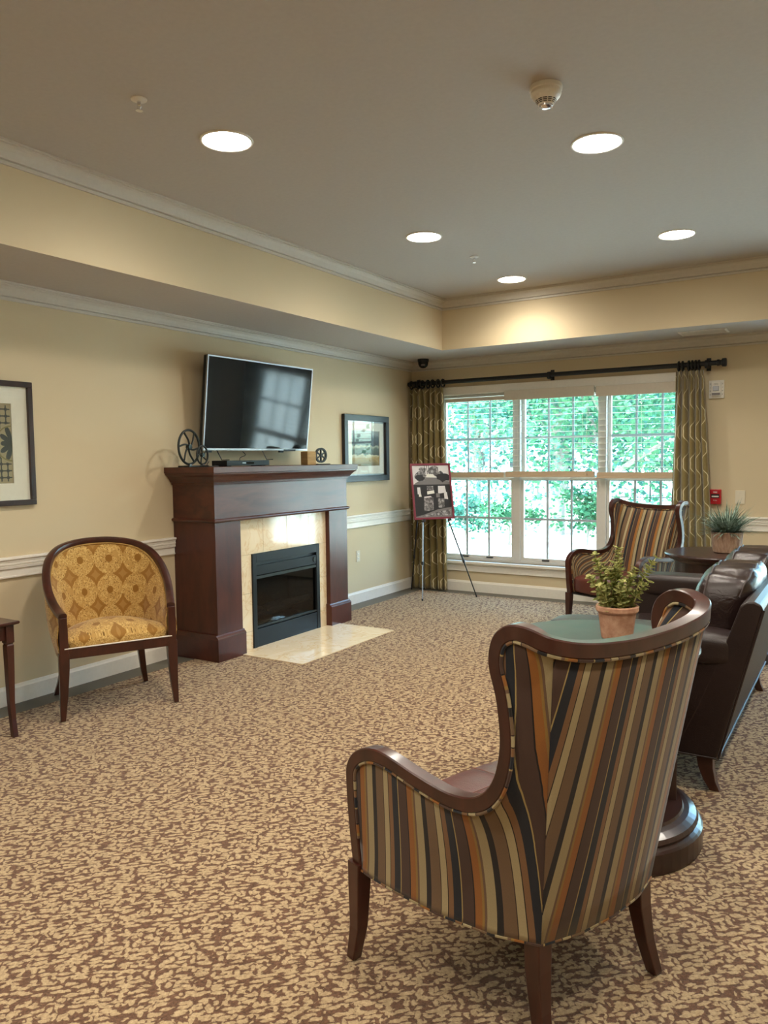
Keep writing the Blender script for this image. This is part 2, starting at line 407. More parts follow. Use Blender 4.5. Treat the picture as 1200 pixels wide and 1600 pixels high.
def obj(name, mb, mat, parent=None, world=False, smooth=False, bevel=0, solid=0, sub=0, recalc=True, base=None):
    """link a builder as one mesh object; world=True: vertices are in world space, the parent has a place of its own"""
    me = bpy.data.meshes.new(name); vv = mb.v
    inv = None
    if world and parent is not None:
        chain = parent; mw = Matrix.Identity(4)
        while chain is not None:
            mw = (Matrix.Translation(chain.location) @ chain.rotation_euler.to_matrix().to_4x4()) @ mw; chain = chain.parent
        inv = mw.inverted(); vv = [tuple(inv @ Vector(p)) for p in vv]
    if base is not None and parent is None: vv = [(p[0]-base[0], p[1]-base[1], p[2]-base[2]) for p in vv]
    me.from_pydata(vv, [], mb.f)
    mats = mat if isinstance(mat, (list, tuple)) else [mat]
    for m_ in mats: me.materials.append(M[m_] if isinstance(m_, str) else m_)
    ul = me.uv_layers.new(name='UVMap')
    uvs = mb.uv
    flat = [0.0]*(2*len(me.loops))
    vi = [0]*len(me.loops); me.loops.foreach_get('vertex_index', vi)
    for k, j in enumerate(vi): flat[2*k], flat[2*k+1] = uvs[j]
    ul.data.foreach_set('uv', flat)
    if len(mats) > 1: me.polygons.foreach_set('material_index', mb.mi)
    if recalc:
        import bmesh
        bm = bmesh.new(); bm.from_mesh(me); bmesh.ops.recalc_face_normals(bm, faces=bm.faces[:]); bm.to_mesh(me); bm.free()
    if smooth:
        me.polygons.foreach_set('use_smooth', [True]*len(me.polygons)); me.set_sharp_from_angle(angle=math.radians(38))
    me.update()
    o = bpy.data.objects.new(name, me); COL.objects.link(o)
    if base is not None and parent is None: o.location = base
    if parent is not None: o.parent = parent
    if bevel:
        b = o.modifiers.new('bevel', 'BEVEL'); b.width = bevel; b.segments = 2; b.limit_method = 'ANGLE'; b.angle_limit = math.radians(40)
    if solid:
        b = o.modifiers.new('solid', 'SOLIDIFY'); b.thickness = solid; b.offset = 0
    if sub:
        b = o.modifiers.new('sub', 'SUBSURF'); b.levels = sub; b.render_levels = sub
    return o

def struct(name, mb, mat, parent=None, **kw):
    o = obj(name, mb, mat, parent, **kw)
    if parent is None: o['kind'] = 'structure'
    return o

def copy_tree(o, parent=None):
    c = o.copy(); COL.objects.link(c); c.parent = parent
    for ch in [x for x in bpy.data.objects if x.parent is o]: copy_tree(ch, c)
    return c

def text_mesh(name, txt, size, mat, parent, matrix, depth=.0006):
    cu = bpy.data.curves.new(name, 'FONT'); cu.body = txt; cu.size = size; cu.extrude = depth; cu.align_x = 'CENTER'; cu.align_y = 'CENTER'
    to = bpy.data.objects.new(name+'_tmp', cu); COL.objects.link(to)
    dg = bpy.context.evaluated_depsgraph_get(); me = bpy.data.meshes.new_from_object(to.evaluated_get(dg))
    bpy.data.objects.remove(to); me.materials.clear(); me.materials.append(M[mat])
    o = bpy.data.objects.new(name, me); COL.objects.link(o); o.parent = parent
    o.matrix_local = matrix; return o

def rounded_block(mb, x0, x1, y0, y1, z0, z1, n=8, e=4.0, puff=0, nz=None, fn=None):
    """superellipsoid block: cushion-like solid"""
    cx, cy, cz = (x0+x1)/2, (y0+y1)/2, (z0+z1)/2; a, b, c = (x1-x0)/2, (y1-y0)/2, (z1-z0)/2
    i0 = {}
    def key(p): return (round(p[0], 5), round(p[1], 5), round(p[2], 5))
    def vid(p):
        k = key(p)
        if k not in i0:
            m = (abs(p[0])**e+abs(p[1])**e+abs(p[2])**e)**(1/e)
            q = Vector((p[0]/m, p[1]/m, p[2]/m)) if m else Vector(p)
            w = Vector((cx+q.x*a, cy+q.y*b, cz+q.z*c))
            if puff: w.z += puff*(1-q.x**2)*(1-q.y**2)*(1 if q.z > 0 else 0)
            if fn: w = fn(w, q)
            i0[k] = mb.vert(w, (w.x, w.y))
        return i0[k]
    T = [-1+2*k/n for k in range(n+1)]
    for ax in range(3):
        for sgn in (-1, 1):
            for i in range(n):
                for j in range(n):
                    qs = []
                    for (u, v) in ((T[i], T[j]), (T[i+1], T[j]), (T[i+1], T[j+1]), (T[i], T[j+1])):
                        p = [0, 0, 0]; p[ax] = sgn; p[(ax+1) % 3] = u; p[(ax+2) % 3] = v; qs.append(vid(p))
                    mb.face(qs if sgn > 0 else qs[::-1])
    return mb

#==SECTION ROOM==
XR, YF = 6.6, -11.0           # right wall, wall behind the camera
ZS, ZC = 2.6035, 3.098        # soffit and tray ceiling
TX0, TX1, TY0, TY1 = .80, 5.80, -10.2, -.76
WIN = [(.33, 3.10), (4.15, 6.35)]; WZ0, WZ1 = .345, 2.215

struct('floor', MB().box(-.2, XR+.2, YF-.2, .0, -.15, 0), 'border')
struct('floor_carpet', MB().box(.21, XR-.21, YF+.21, -.21, 0, .004), 'carpet')
struct('wall_left', MB().box(-.2, 0, YF-.2, .2, 0, 3.3), 'wall')
struct('wall_right', MB().box(XR, XR+.2, YF-.2, .2, 0, 3.3), 'wall')
struct('wall_front', MB().box(0, XR, YF-.2, YF, 0, 3.3), 'wall')
mb = MB()
mb.box(0, XR, 0, .2, -.15, WZ0); mb.box(0, XR, 0, .2, WZ1, 3.3)
xs = [0]+[v for w in WIN for v in w]+[XR]
for k in range(0, len(xs), 2): mb.box(xs[k], xs[k+1], 0, .2, WZ0, WZ1)
struct('wall_back', mb, 'wall')
struct('ceiling', MB().box(TX0-.05, TX1+.05, TY0-.05, TY1+.05, ZC, 3.3), 'ceil')
def bulk(name, x0, x1, y0, y1):
    mb = MB().box(x0, x1, y0, y1, ZS, 3.29)
    base = len(mb.f)-6; mb.mi[base] = 1
    o = struct(name, mb, ['wall', 'ceil'], recalc=False)
bulk('ceiling_bulkhead_left', 0, TX0, YF, 0); bulk('ceiling_bulkhead_right', TX1, XR, YF, 0)
bulk('ceiling_bulkhead_back', TX0, TX1, TY1, 0); bulk('ceiling_bulkhead_front', TX0, TX1, YF, TY0)

CROWN = [(0, -.100), (.012, -.100), (.014, -.086), (.006, -.082), (.006, -.078), (.022, -.076), (.024, -.068), (.030, -.058), (.036, -.040), (.050, -.024), (.064, -.018), (.064, -.010), (.080, -.010), (.080, 0), (0, 0)]
def ring_trim(name, prof, x0, x1, y0, y1, z, mat='crown'):
    mb = MB(); m = len(prof)
    for cx, cy, sx, sy in ((x0, y0, 1, 1), (x1, y0, -1, 1), (x1, y1, -1, -1), (x0, y1, 1, -1)):
        for d, dz in prof: mb.vert((cx+sx*d, cy+sy*d, z+dz))
    for k in range(4):
        k2 = (k+1) % 4
        for j in range(m):
            j2 = (j+1) % m; mb.face((k*m+j, k2*m+j, k2*m+j2, k*m+j2))
    struct(name, mb, mat)
ring_trim('trim_1', CROWN, 0, XR, YF, 0, ZS)
ring_trim('trim_2', CROWN, TX0, TX1, TY0, TY1, ZC)
RAIL = [(0, .925), (.034, .925), (.036, .918), (.036, .910), (.026, .904), (.026, .893), (.022, .891), (.022, .888), (.026, .886), (.026, .876), (.020, .874), (.020, .870), (.025, .868), (.022, .852), (.012, .848), (.012, .806), (.018, .804), (.018, .796), (.006, .790), (0, .788)]
BASE = [(0, 0), (.017, 0), (.017, .098), (.012, .106), (.008, .118), (0, .120)]
def run_trim(name, prof, side, a, b):
    mb = MB()
    if side == 'left': mb.prism([(d, z) for d, z in prof], 'y', a, b)
    elif side == 'right': mb.prism([(XR-d, z) for d, z in prof], 'y', a, b)
    elif side == 'back': mb.prism([(-d, z) for d, z in prof], 'x', a, b)
    else: mb.prism([(YF+d, z) for d, z in prof], 'x', a, b)
    struct(name, mb, 'trim')
FP0, FP1 = -3.70, -1.98       # fireplace along the left wall
run_trim('trim_3', RAIL, 'left', YF, FP0); run_trim('trim_4', RAIL, 'left', FP1, 0)
run_trim('trim_5', RAIL, 'back', 3.25, 4.06); run_trim('trim_6', RAIL, 'right', YF, 0); run_trim('trim_7', RAIL, 'back', .036, .24)
run_trim('baseboard_left', BASE, 'left', YF, FP0); run_trim('baseboard_left.001', BASE, 'left', FP1, 0)
run_trim('baseboard_back', BASE, 'back', .017, XR-.017); run_trim('baseboard_right', BASE, 'right', YF, 0); run_trim('baseboard_front', BASE, 'front', .017, XR-.017)

# ------------------------------------------------------------------ windows
def window(name, x0, x1, units):
    w = bpy.data.objects.new(name, None); COL.objects.link(w); w.location = (x0, 0, WZ0); w['kind'] = 'structure'
    P = lambda n, mb, mat, par=w, **k: obj(n, mb, mat, par, world=True, **k)
    zg0, zm, zg1 = WZ0, 1.27, WZ1
    # casing on the room side, stool and apron
    P('casing', MB().box(x0-.085, x1+.08, -.022, 0, WZ1-.005, WZ1+.085), 'trim', bevel=.003)
    for a in (x0-.085, x1-.005): P('casing', MB().box(a, a+.085, -.02, 0, WZ0, WZ1-.005), 'trim', bevel=.003)
    P('stool', MB().box(x0-.10, x1+.10, -.048, .045, WZ0-.03, WZ0), 'trim', bevel=.004)
    P('apron', MB().prism([(-.001, .225), (-.016, .23), (-.018, .29), (-.026, .30), (-.026, .315), (-.001, .315)], 'x', x0-.08, x1+.08), 'trim')
    fr = MB(); fr.box(x0, x1, .045, .17, zg1-.035, zg1); fr.box(x0, x1, .045, .17, zg0, zg0+.03)
    fr.box(x0, x0+.03, .045, .17, zg0+.03, zg1-.035); fr.box(x1-.03, x1, .045, .17, zg0+.03, zg1-.035)
    for a, b in zip(units[:-1], units[1:]): fr.box(a[1]+.012, b[0]-.012, .045, .17, zg0+.03, zg1-.035)
    P('frame', fr, 'vinylw')
    for (ga, gb) in units:
        for nm, z0, z1, yy in (('sash', zg0+.03, zm+.022, .066), ('sash', zm-.022, zg1-.035, .105)):
            a, b = ga-.012, gb+.012; s_ = .034
            mb = MB(); mb.box(a, b, yy, yy+.036, z0, z0+s_); mb.box(a, b, yy, yy+.036, z1-s_, z1)
            mb.box(a, a+s_, yy, yy+.036, z0+s_, z1-s_); mb.box(b-s_, b, yy, yy+.036, z0+s_, z1-s_)
            so = P(nm, mb, 'vinylw', bevel=.002)
            gx0, gx1, gz0, gz1 = a+s_, b-s_, z0+s_, z1-s_
            P('pane', MB().box(gx0, gx1, yy+.016, yy+.020, gz0, gz1), 'glass', so)
            for k in (1, 2):
                x = gx0+(gx1-gx0)*k/3; P('muntin', MB().box(x-.012, x+.012, yy+.010, yy+.0155, gz0, gz1), 'muntin', so)
            z = (gz0+gz1)/2; P('muntin', MB().box(gx0, gx1, yy+.009, yy+.0155, z-.012, z+.012), 'muntin', so)
            if yy < .08:
                for k in (.33, .67):
                    x = a+(b-a)*k; P('sash_lift', MB().box(x-.04, x+.04, yy-.012, yy, z0+.010, z0+.022), 'black', so)
                    P('sash_lock', MB().box(x-.025, x+.025, yy-.012, yy+.02, z1, z1+.012), 'black', so)
    return w
U1 = [(.372, 1.23), (1.33, 2.17), (2.262, 3.058)]
window('window_1', *WIN[0], U1)
window('window_2', *WIN[1], [(4.20, 4.86), (4.93, 5.57), (5.64, 6.30)])

# ------------------------------------------------------------------ blinds
def blind(label, x0, x1, valance, zb, zt, tz):
    t = thing('window_blind', label, 'blind', ((x0+x1)/2, -.03, zb), 0, 'horizontal slat blinds in the picture window')
    P = lambda n, mb, mat, par=t, **k: obj(n, mb, mat, par, world=True, **k)
    P('headrail', MB().box(x0, x1, -.006, .042, zt, zt+.04), 'blind')
    if valance: P('valance', MB().box(x0-.005, x1+.005, -.066, -.052, zt-.035, zt+.07), 'blind', bevel=.003)
    n = 13; zs = zb+.075
    for k in range(n):
        z = zs+.035+(zt-.02-zs-.035)*k/(n-1)
        P('slat', MB().prism([(-.012, z), (.012, z+.0025), (.040, z), (.040, z+.0022), (.012, z+.0047), (-.012, z+.0022)], 'x', x0, x1), 'blind')
    for k in range(7): P('gathered_slat', MB().box(x0, x1, -.044, .008, zb+.0181+k*.0062, zb+.0241+k*.0062), 'blindbacklit')
    P('bottom_rail', MB().box(x0, x1, -.046, .010, zb, zb+.018), 'blindbacklit', bevel=.003)
    for q in (.13, .5, .87):
        x = x0+(x1-x0)*q; P('ladder_cord', MB().box(x-.0012, x+.0012, -.0155, -.013, zb+.065, zt), 'blind')
    x = x1-.07
    P('lift_cord', MB().tube([(x, -.052, zt+.01), (x, -.054, zb+.05)], .0016, 5), 'blind')
    P('tassel', MB().lathe([(.002, 0), (.006, -.01), (.008, -.028), (.003, -.03)], 8, (x, -.054, zb+.052)), 'blindbacklit')
blind('white slat blind on the left window unit beside the easel, without a valance', .44, 1.165, False, 1.285, 2.13, .02)
blind('white slat blind on the middle window unit, under its own white valance', 1.185, 2.150, True, 1.292, 2.15, 0)
blind('white slat blind on the right window unit, next to the right curtain', 2.180, 3.05, True, 1.28, 2.14, 0)

# ------------------------------------------------------------------ curtain rod, rings, curtains
rod = thing('curtain_rod', 'long dark bronze curtain rod with round end caps above the window', 'curtain rod', (1.68, -.1, 2.355))
P = lambda n, mb, mat='bronze', par=rod, **k: obj(n, mb, mat, par, world=True, **k)
def xlathe(prof, x, y, z, sgn=1, n=20):
    mb = MB(); i = 0; rings = [[(x+sgn*h, y+r*math.cos(2*math.pi*j/n), z+r*math.sin(2*math.pi*j/n)) for j in range(n)] for r, h in prof]
    return mb.loft(rings)
P('rod', xlathe([(.023, 0), (.023, 3.28)], .03, -.1, 2.352), smooth=False)
for x, sg in ((3.31, 1), (.03, -1)): P('finial', xlathe([(.023, 0), (.03, .002), (.03, .02), (.024, .026), (.026, .04), (.038, .046), (.040, .075), (.034, .082)] if sg > 0 else [(.02, 0), (.026, .004), (.026, .014), (.02, .018)], x, -.1, 2.352, sg))
for x in (1.70, 3.225, .10):
    mb = MB(); mb.box(x-.02, x+.02, -.012, 0, 2.29, 2.41); mb.box(x-.012, x+.012, -.10, -.012, 2.312, 2.33)
    P('bracket', mb, bevel=.003)
    P('bracket_cup', xlathe([(.036, 0), (.038, .006), (.038, .03), (.036, .036)], x-.018, -.1, 2.346))
def ring_at(x, k, side):
    mb = MB(); mb.tube([(0, .042*math.cos(a), .042*math.sin(a)-.0095) for a in [2*math.pi*j/20 for j in range(20)]], .0095, 7, True)
    mb.tube([(0, 0, -.045), (0, 0, -.062)], .003, 5)
    o = obj('curtain_ring', mb, 'bronze', smooth=True); o.location = (x, -.1, 2.352)
    tag(o, 'dark curtain ring on the rod above the %s olive curtain' % side, 'curtain ring', 'curtain rings above the %s curtain' % side)
for k, x in enumerate((.055, .15, .20, .27, .33, .40, .46)): ring_at(x, k, 'left')
for k, x in enumerate((2.975, 3.01, 3.065, 3.095, 3.125, 3.155)): ring_at(x, k, 'right')

def curtain(label, top, bot, zt, zb, folds, seed, yc=-.105):
    rnd = random.Random(seed); nu, nz = folds*16, 36
    ph = [rnd.uniform(-.5, .5) for _ in range(folds+1)]; am = [rnd.uniform(.7, 1.15) for _ in range(folds+1)]
    mb = MB(); W = 1.05
    for j in range(nz+1):
        s = j/nz; z = zt+(zb-zt)*s
        x0 = top[0]+(bot[0]-top[0])*s; x1 = top[1]+(bot[1]-top[1])*s
        A = (.020+.026*min(1, s*5))*(1+.05*math.sin(7*s+seed))
        for i in range(nu+1):
            u = i/nu; k = u*folds; q = min(folds-1, int(k))
            a = am[q]*(1-(k-q))+am[q+1]*(k-q); pz = ph[q]*(1-(k-q))+ph[q+1]*(k-q)
            wv = math.sin(2*math.pi*k+pz*(.4+s))
            pinch = math.sin(4*math.pi*k)*.012*max(0, 1-s*7)
            y = yc+A*a*wv+pinch
            x = x0+(x1-x0)*u+.012*math.cos(2*math.pi*k+pz)*(min(1, s*4))+.006*math.sin(9*u+4*s+seed)
            mb.vert((x, y, z), (u*W, z))
    for j in range(nz):
        for i in range(nu):
            a = j*(nu+1)+i; mb.face((a, a+1, a+nu+2, a+nu+1))
    o = obj('curtain', mb, 'curtain', smooth=True, solid=.003, base=((top[0]+top[1])/2, yc, zb))
    tag(o, label, 'curtain', 'olive curtains at the window')
curtain('olive curtain with cream wavy lines behind the easel at the left of the window', (.04, .475), (.035, .505), 2.295, .012, 6, 3)
curtain('olive curtain with cream wavy lines right of the window by the pull station', (2.945, 3.20), (2.90, 3.31), 2.295, .012, 5, 8)

# ------------------------------------------------------------------ ceiling fittings
LIGHTS = [(1.755, -4.885, 'round lit downlight nearest the left of the tray ceiling, large and low in front'),
          (3.30, -3.822, 'round lit downlight on the right near the smoke detector'),
          (1.757, -2.861, 'round lit downlight in the middle of the ceiling, above the fireplace side'),
          (3.30, -1.875, 'round lit downlight far right near the back bulkhead'),
          (1.765, -1.256, 'smallest round lit downlight, farthest away near the back bulkhead corner')]
for x, y in ((1.755, -6.9), (3.30, -5.8), (3.30, -7.8), (4.85, -2.861), (4.85, -4.885), (4.85, -6.9), (1.755, -8.9), (4.85, -8.9)):
    LIGHTS.append((x, y, 'round lit downlight out of view overhead'))
def downlight(x, y, label):
    t = thing('ceiling_downlight', label, 'ceiling light', (x, y, ZC), 0, 'round recessed downlights in the tray ceiling')
    obj('trim_ring', MB().lathe([(.118, -.001), (.118, -.004), (.122, -.007), (.130, -.006), (.133, 0), (.133, .002), (.118, .002)], 40, caps=False), 'whitepl', t, smooth=True)
    mb = MB(); c = mb.vert((0, 0, -.0035)); n = 24
    for k in range(n): mb.vert((.118*math.cos(2*math.pi*k/n), .118*math.sin(2*math.pi*k/n), -.0035))
    for k in range(n): mb.face((c, 1+(k+1) % n, 1+k))
    obj('diffuser', mb, 'lamp', t, recalc=False)
    ld = bpy.data.lights.new('downlight_beam', 'SPOT'); ld.energy = LAMP_WATTS; ld.color = (1, .91, .78); ld.spot_size = math.radians(160); ld.spot_blend = 1.0; ld.shadow_soft_size = .10
    lo = bpy.data.objects.new('downlight_beam', ld); COL.objects.link(lo); lo.parent = t; lo.location = (0, 0, -.03)
for a in LIGHTS: downlight(*a)

t = thing('smoke_detector', 'white domed smoke detector on the ceiling with dark vent slots', 'smoke detector', (3.292, -4.542, ZC))
obj('base', MB().lathe([(.068, 0), (.070, -.004), (.070, -.018), (.067, -.022)], 36), 'whitepl', t, smooth=False)
obj('dome', MB().lathe([(.066, -.022), (.066, -.034), (.060, -.046), (.050, -.056), (.044, -.062)], 36), 'whitepl', t)
for zz, rr in ((-.0635, .0435), (-.069, .0395), (-.0745, .0355)):
    for k in range(12):
        a0 = 2*math.pi*k/12; mb = MB()
        pts = [a0+.05+j*.42/4 for j in range(5)]
        mb.loft([[(rr*math.cos(a), rr*math.sin(a), zz), ((rr+.002)*math.cos(a), (rr+.002)*math.sin(a), zz+.0028)] for a in pts], False, False)
        obj('vent_slot', mb, 'black', t)
obj('core', MB().lathe([(.042, -.060), (.034, -.078), (.030, -.080)], 30), 'whitepl', t)
obj('sensor_cap', MB().lathe([(.030, -.080), (.029, -.086), (.020, -.092), (.006, -.094)], 24), 'chrome', t, smooth=True)

def sprinkler(x, y, label):
    t = thing('fire_sprinkler', label, 'sprinkler', (x, y, ZC), 0, 'fire sprinklers in the tray ceiling')
    obj('escutcheon', MB().lathe([(.036, 0), (.035, -.004), (.018, -.008), (.014, -.010)], 24), 'whitepl', t, smooth=True)
    obj('stem', MB().lathe([(.009, -.01), (.009, -.024), (.006, -.026)], 12), 'chrome', t)
    for s in (-1, 1): obj('arm', MB().tube([(s*.008, 0, -.022), (s*.011, 0, -.034), (s*.003, 0, -.046)], .002, 6), 'chrome', t)
    obj('deflector', MB().lathe([(.004, -.044), (.016, -.048), (.016, -.050), (.003, -.051)], 16), 'chrome', t)
sprinkler(1.746, -5.427, 'small white and chrome fire sprinkler at the upper left of the ceiling')
sprinkler(1.821, -2.151, 'tiny fire sprinkler between the far downlights')
t = thing('dome_camera', 'black dome security camera on the soffit in the corner above the curtain rod', 'security camera', (.30, -.26, ZS))
obj('mount', MB().lathe([(.062, 0), (.063, -.012), (.060, -.03)], 28), 'darkbody', t)
obj('dome', MB().lathe([(.058, -.03), (.056, -.055), (.045, -.08), (.025, -.096), (.004, -.1)], 28), 'screen', t, smooth=True)
obj('lens', MB().lathe([(.022, 0), (.022, .012), (.016, .014)], 18, (.022, -.045, -.075)), 'silver', t)
t = thing('air_vent', 'white rectangular air vent in the soffit above the window', 'vent', (3.24, -.385, ZS))
mb = MB(); mb.box(-.20, .20, -.115, -.095, -.008, 0); mb.box(-.20, .20, .095, .115, -.008, 0); mb.box(-.20, -.18, -.095, .095, -.008, 0); mb.box(.18, .20, -.095, .095, -.008, 0)
obj('frame', mb, 'whitepl', t)
obj('duct', MB().box(-.18, .18, -.095, .095, -.001, 0), 'iron', t)
for k in range(11): obj('louver', MB().obox((0, -.085+k*.017, -.004), (.18, 0, 0), (0, .0065, .0025), (0, -.0003, .0008)), 'whitepl', t)

# ------------------------------------------------------------------ wall fittings
t = thing('fire_alarm_strobe', 'white fire alarm strobe lettered FIRE on the wall right of the curtain', 'fire alarm', (3.297, 0, 2.115))
obj('plate', MB().box(-.066, .066, -.022, 0, -.084, .084), 'whitepl', t, bevel=.004)
obj('body', MB().box(-.040, .040, -.05, -.022, -.062, .066), 'whitepl', t, bevel=.005)
obj('lens', MB().box(-.026, .026, -.062, -.05, -.018, .028), 'silver', t, bevel=.004)
obj('grille', MB().box(-.036, .036, -.052, -.0495, -.056, -.034), 'greyink', t)
R90 = Matrix.Rotation(math.radians(90), 4, 'X')
text_mesh('lettering', 'FIRE', .022, 'greyink', t, Matrix.Translation((0, -.0505, .046)) @ R90)
for x in (-.053, .053):
    for k, ch in enumerate('FIRE'): text_mesh('lettering', ch, .020, 'greyink', t, Matrix.Translation((x, -.0228, .048-k*.032)) @ R90)
t = thing('fire_pull_station', 'red fire alarm pull station on the wall beside the right curtain', 'fire alarm', (3.305, 0, 1.11))
obj('body', MB().box(-.05, .05, -.045, 0, -.07, .07), 'red', t, bevel=.006)
obj('handle_recess', MB().box(-.036, .036, -.047, -.0445, -.012, .026), 'ink', t)
obj('handle', MB().box(-.03, .03, -.056, -.047, -.004, .010), 'whitepl', t, bevel=.003)
text_mesh('lettering', 'FIRE', .02, 'whitepl', t, Matrix.Translation((0, -.0455, .042)) @ R90)
text_mesh('lettering', 'PULL', .016, 'paper', t, Matrix.Translation((0, -.0455, -.034)) @ R90)
t = thing('blank_wall_plate', 'plain ivory blank wall plate right of the red pull station', 'wall plate', (3.515, 0, 1.106))
obj('plate', MB().box(-.042, .042, -.007, 0, -.064, .064), 'ivory', t, bevel=.004)
for z in (-.03, .03): obj('screw', MB().lathe([(.003, 0), (.0025, .001)], 8, (0, -.0085, z)), 'ivory', t)
t = thing('wall_outlet', 'white duplex power outlet on the left wall below the chair rail', 'outlet', (0, -1.17, .49))
obj('plate', MB().box(0, .006, -.036, .036, -.058, .058), 'ivory', t, bevel=.002)
for z in (-.021, .021):
    r = obj('receptacle', MB().box(.006, .009, -.017, .017, z-.014, z+.014), 'whitepl', t, bevel=.003)
    for y in (-.006, .006): obj('slot', MB().box(.0088, .0094, y-.001, y+.001, z-.004, z+.005), 'ink', r)
    obj('ground_hole', MB().box(.0088, .0094, -.002, .002, z-.010, z-.006), 'ink', r)

#==SECTION FIREPLACE==
fp = thing('fireplace', 'cherry wood fireplace mantel with cream marble surround and black firebox', 'fireplace', (.2, -2.84, 0))
P = lambda n, mb, mat, par=fp, **k: obj(n, mb, mat, par, world=True, **k)
FX, FL_, FR_ = .435, -3.695, -1.985
SX = .395   # marble face
def u_profile(mb, prof, y0, y1, x):
    """moulding wrapping left end, front and right end; prof = (outset, z)"""
    m = len(prof)
    for (cx, cy, ox, oy) in ((.0, y0, 0, -1), (x, y0, 1, -1), (x, y1, 1, 1), (.0, y1, 0, 1)):
        for d, z in prof: mb.vert((max(.002, cx+ox*d) if ox else .002, cy+oy*d, z))
    for k in range(3):
        for j in range(m):
            j2 = (j+1) % m; mb.face((k*m+j, (k+1)*m+j, (k+1)*m+j2, k*m+j2))
    mb.face(list(range(m))); mb.face(list(range(3*m, 4*m))[::-1]); return mb
P('mantel_shelf', MB().box(.002, .515, -3.775, -1.912, 1.415, 1.46), 'cherryh', bevel=.003)
P('crown_moulding', u_profile(MB(), [(-.02, 1.414), (.072, 1.414), (.070, 1.405), (.066, 1.400), (.050, 1.388), (.034, 1.368), (.024, 1.352), (.022, 1.346), (.012, 1.344), (.010, 1.334), (.008, 1.326), (-.02, 1.326)], FL_, FR_, FX), 'cherryh')
P('frieze', MB().box(.002, FX, FL_, FR_, 1.062, 1.335), 'cherryh', bevel=.002)
P('band_moulding', u_profile(MB(), [(-.01, 1.075), (.008, 1.072), (.018, 1.066), (.020, 1.058), (.014, 1.050), (.006, 1.045), (-.01, 1.045)], FL_, FR_, FX), 'cherryh')
LEG1, LEG2 = (FL_, -3.42), (-2.31+.045, FR_)
for nm, (a, b) in (('column', LEG1), ('column', LEG2)):
    P(nm, MB().box(.002, FX, a, b, .175, 1.05), 'cherry', bevel=.002)
for k, (a, b) in enumerate((LEG1, LEG2)):
    o = P('plinth', MB().box(.002, FX+.022, a-(.02 if k == 0 else .012), b+(.014 if k == 0 else .02), 0.001, .172), 'cherry', bevel=.002)
    a0, b0 = (a-.02, b+.014) if k == 0 else (a-.012, b+.02)
    P('plinth_cap', MB().prism([(.002, .170), (FX+.022, .170), (FX+.022, .178), (FX+.016, .186), (FX+.006, .194), (FX+.001, .204), (.002, .204)], 'y', a0, b0), 'cherryh', o)
# marble surround of single tiles
GY0, GY1, BZ = -3.262, -2.380, .764
P('tile_backing', MB().box(.25, SX-.004, LEG1[1], LEG2[0], .72, 1.05), 'grout')
ys = [LEG1[1], -3.13, -2.86, -2.70, -2.57, -2.44, -2.34, LEG2[0]]
ys = [LEG1[1]+(LEG2[0]-LEG1[1])*q for q in (0, .26, .56, .70, .80, .90, 1.0)]
ys = [LEG1[1], -3.115, -2.815, -2.515, LEG2[0]]
for a, b in zip(ys[:-1], ys[1:]): P('marble_tile', MB().box(.30, SX, a+.001, b-.001, BZ+.001, 1.049), 'marble', bevel=.001)
for a, b in ((LEG1[1], GY0), (GY1, LEG2[0])):
    for z0, z1 in ((.003, .150), (.150, .457), (.457, BZ)): P('marble_tile', MB().box(.30, SX, a+.001, b-.001, z0+.001, z1-.001), 'marble', bevel=.001)
# firebox
box = MB()
box.box(.03, .38, GY0+.005, GY0+.03, .01, BZ-.01); box.box(.03, .38, GY1-.03, GY1-.005, .01, BZ-.01); box.box(.03, .06, GY0+.03, GY1-.03, .01, BZ-.01)
box.box(.06, .38, GY0+.03, GY1-.03, .01, .12); box.box(.06, .38, GY0+.03, GY1-.03, BZ-.03, BZ-.01)
P('firebox_liner', box, 'iron')
fr = MB(); x0, x1 = SX-.01, SX+.012
fr.box(x0, x1, GY0, GY0+.045, .004, BZ); fr.box(x0, x1, GY1-.045, GY1, .004, BZ); fr.box(x0, x1, GY0+.045, GY1-.045, BZ-.072, BZ)
fo = P('firebox_frame', fr, 'darkbody', bevel=.002)
P('lower_panel', MB().box(x0, x1-.004, GY0+.045, GY1-.045, .004, .155), 'darkbody', fo, bevel=.002)
P('vent_gap', MB().box(x0-.02, x0-.004, GY0+.045, GY1-.045, BZ-.098, BZ-.070), 'ink', fo)
P('control_panel', MB().box(x0, x1-.003, GY0+.045, GY1-.045, BZ-.175, BZ-.098), 'darkbody', fo, bevel=.002)
mb = MB(); n = 20
mb.loft([[(x1-.003+h, -2.455+r*math.cos(2*math.pi*j/n), BZ-.135+r*math.sin(2*math.pi*j/n)) for j in range(n)] for r, h in ((.022, 0), (.022, .005), (.017, .007))])
P('control_knob', mb, 'iron', fo)
P('glass_rail', MB().box(x0-.004, x1-.006, GY0+.045, GY1-.045, BZ-.205, BZ-.182), 'iron', fo)
P('glass_rail', MB().box(x0-.004, x1-.006, GY0+.045, GY1-.045, .165, .180), 'iron', fo)
P('fire_glass', MB().box(x0-.004, x0, GY0+.047, GY1-.047, .18, BZ-.205), 'fireglass', fo)
P('ember_bed', rounded_block(MB(), .10, .34, GY0+.08, GY1-.08, .11, .19, 6, 3), 'soil')
rnd = random.Random(4)
for k in range(6):
    y = -3.12+k*.115; a = rnd.uniform(-.5, .5); z = .225+.035*(k % 2)
    d = Vector((math.sin(a)*.12, math.cos(a)*.17, rnd.uniform(-.02, .03)))
    c = Vector((.22+rnd.uniform(-.04, .04), y, z))
    P('log', MB().tube([c-d, c-d*.3+Vector((0, 0, .012)), c+d*.4, c+d], .034, 9, False, .026), 'bark', smooth=True)
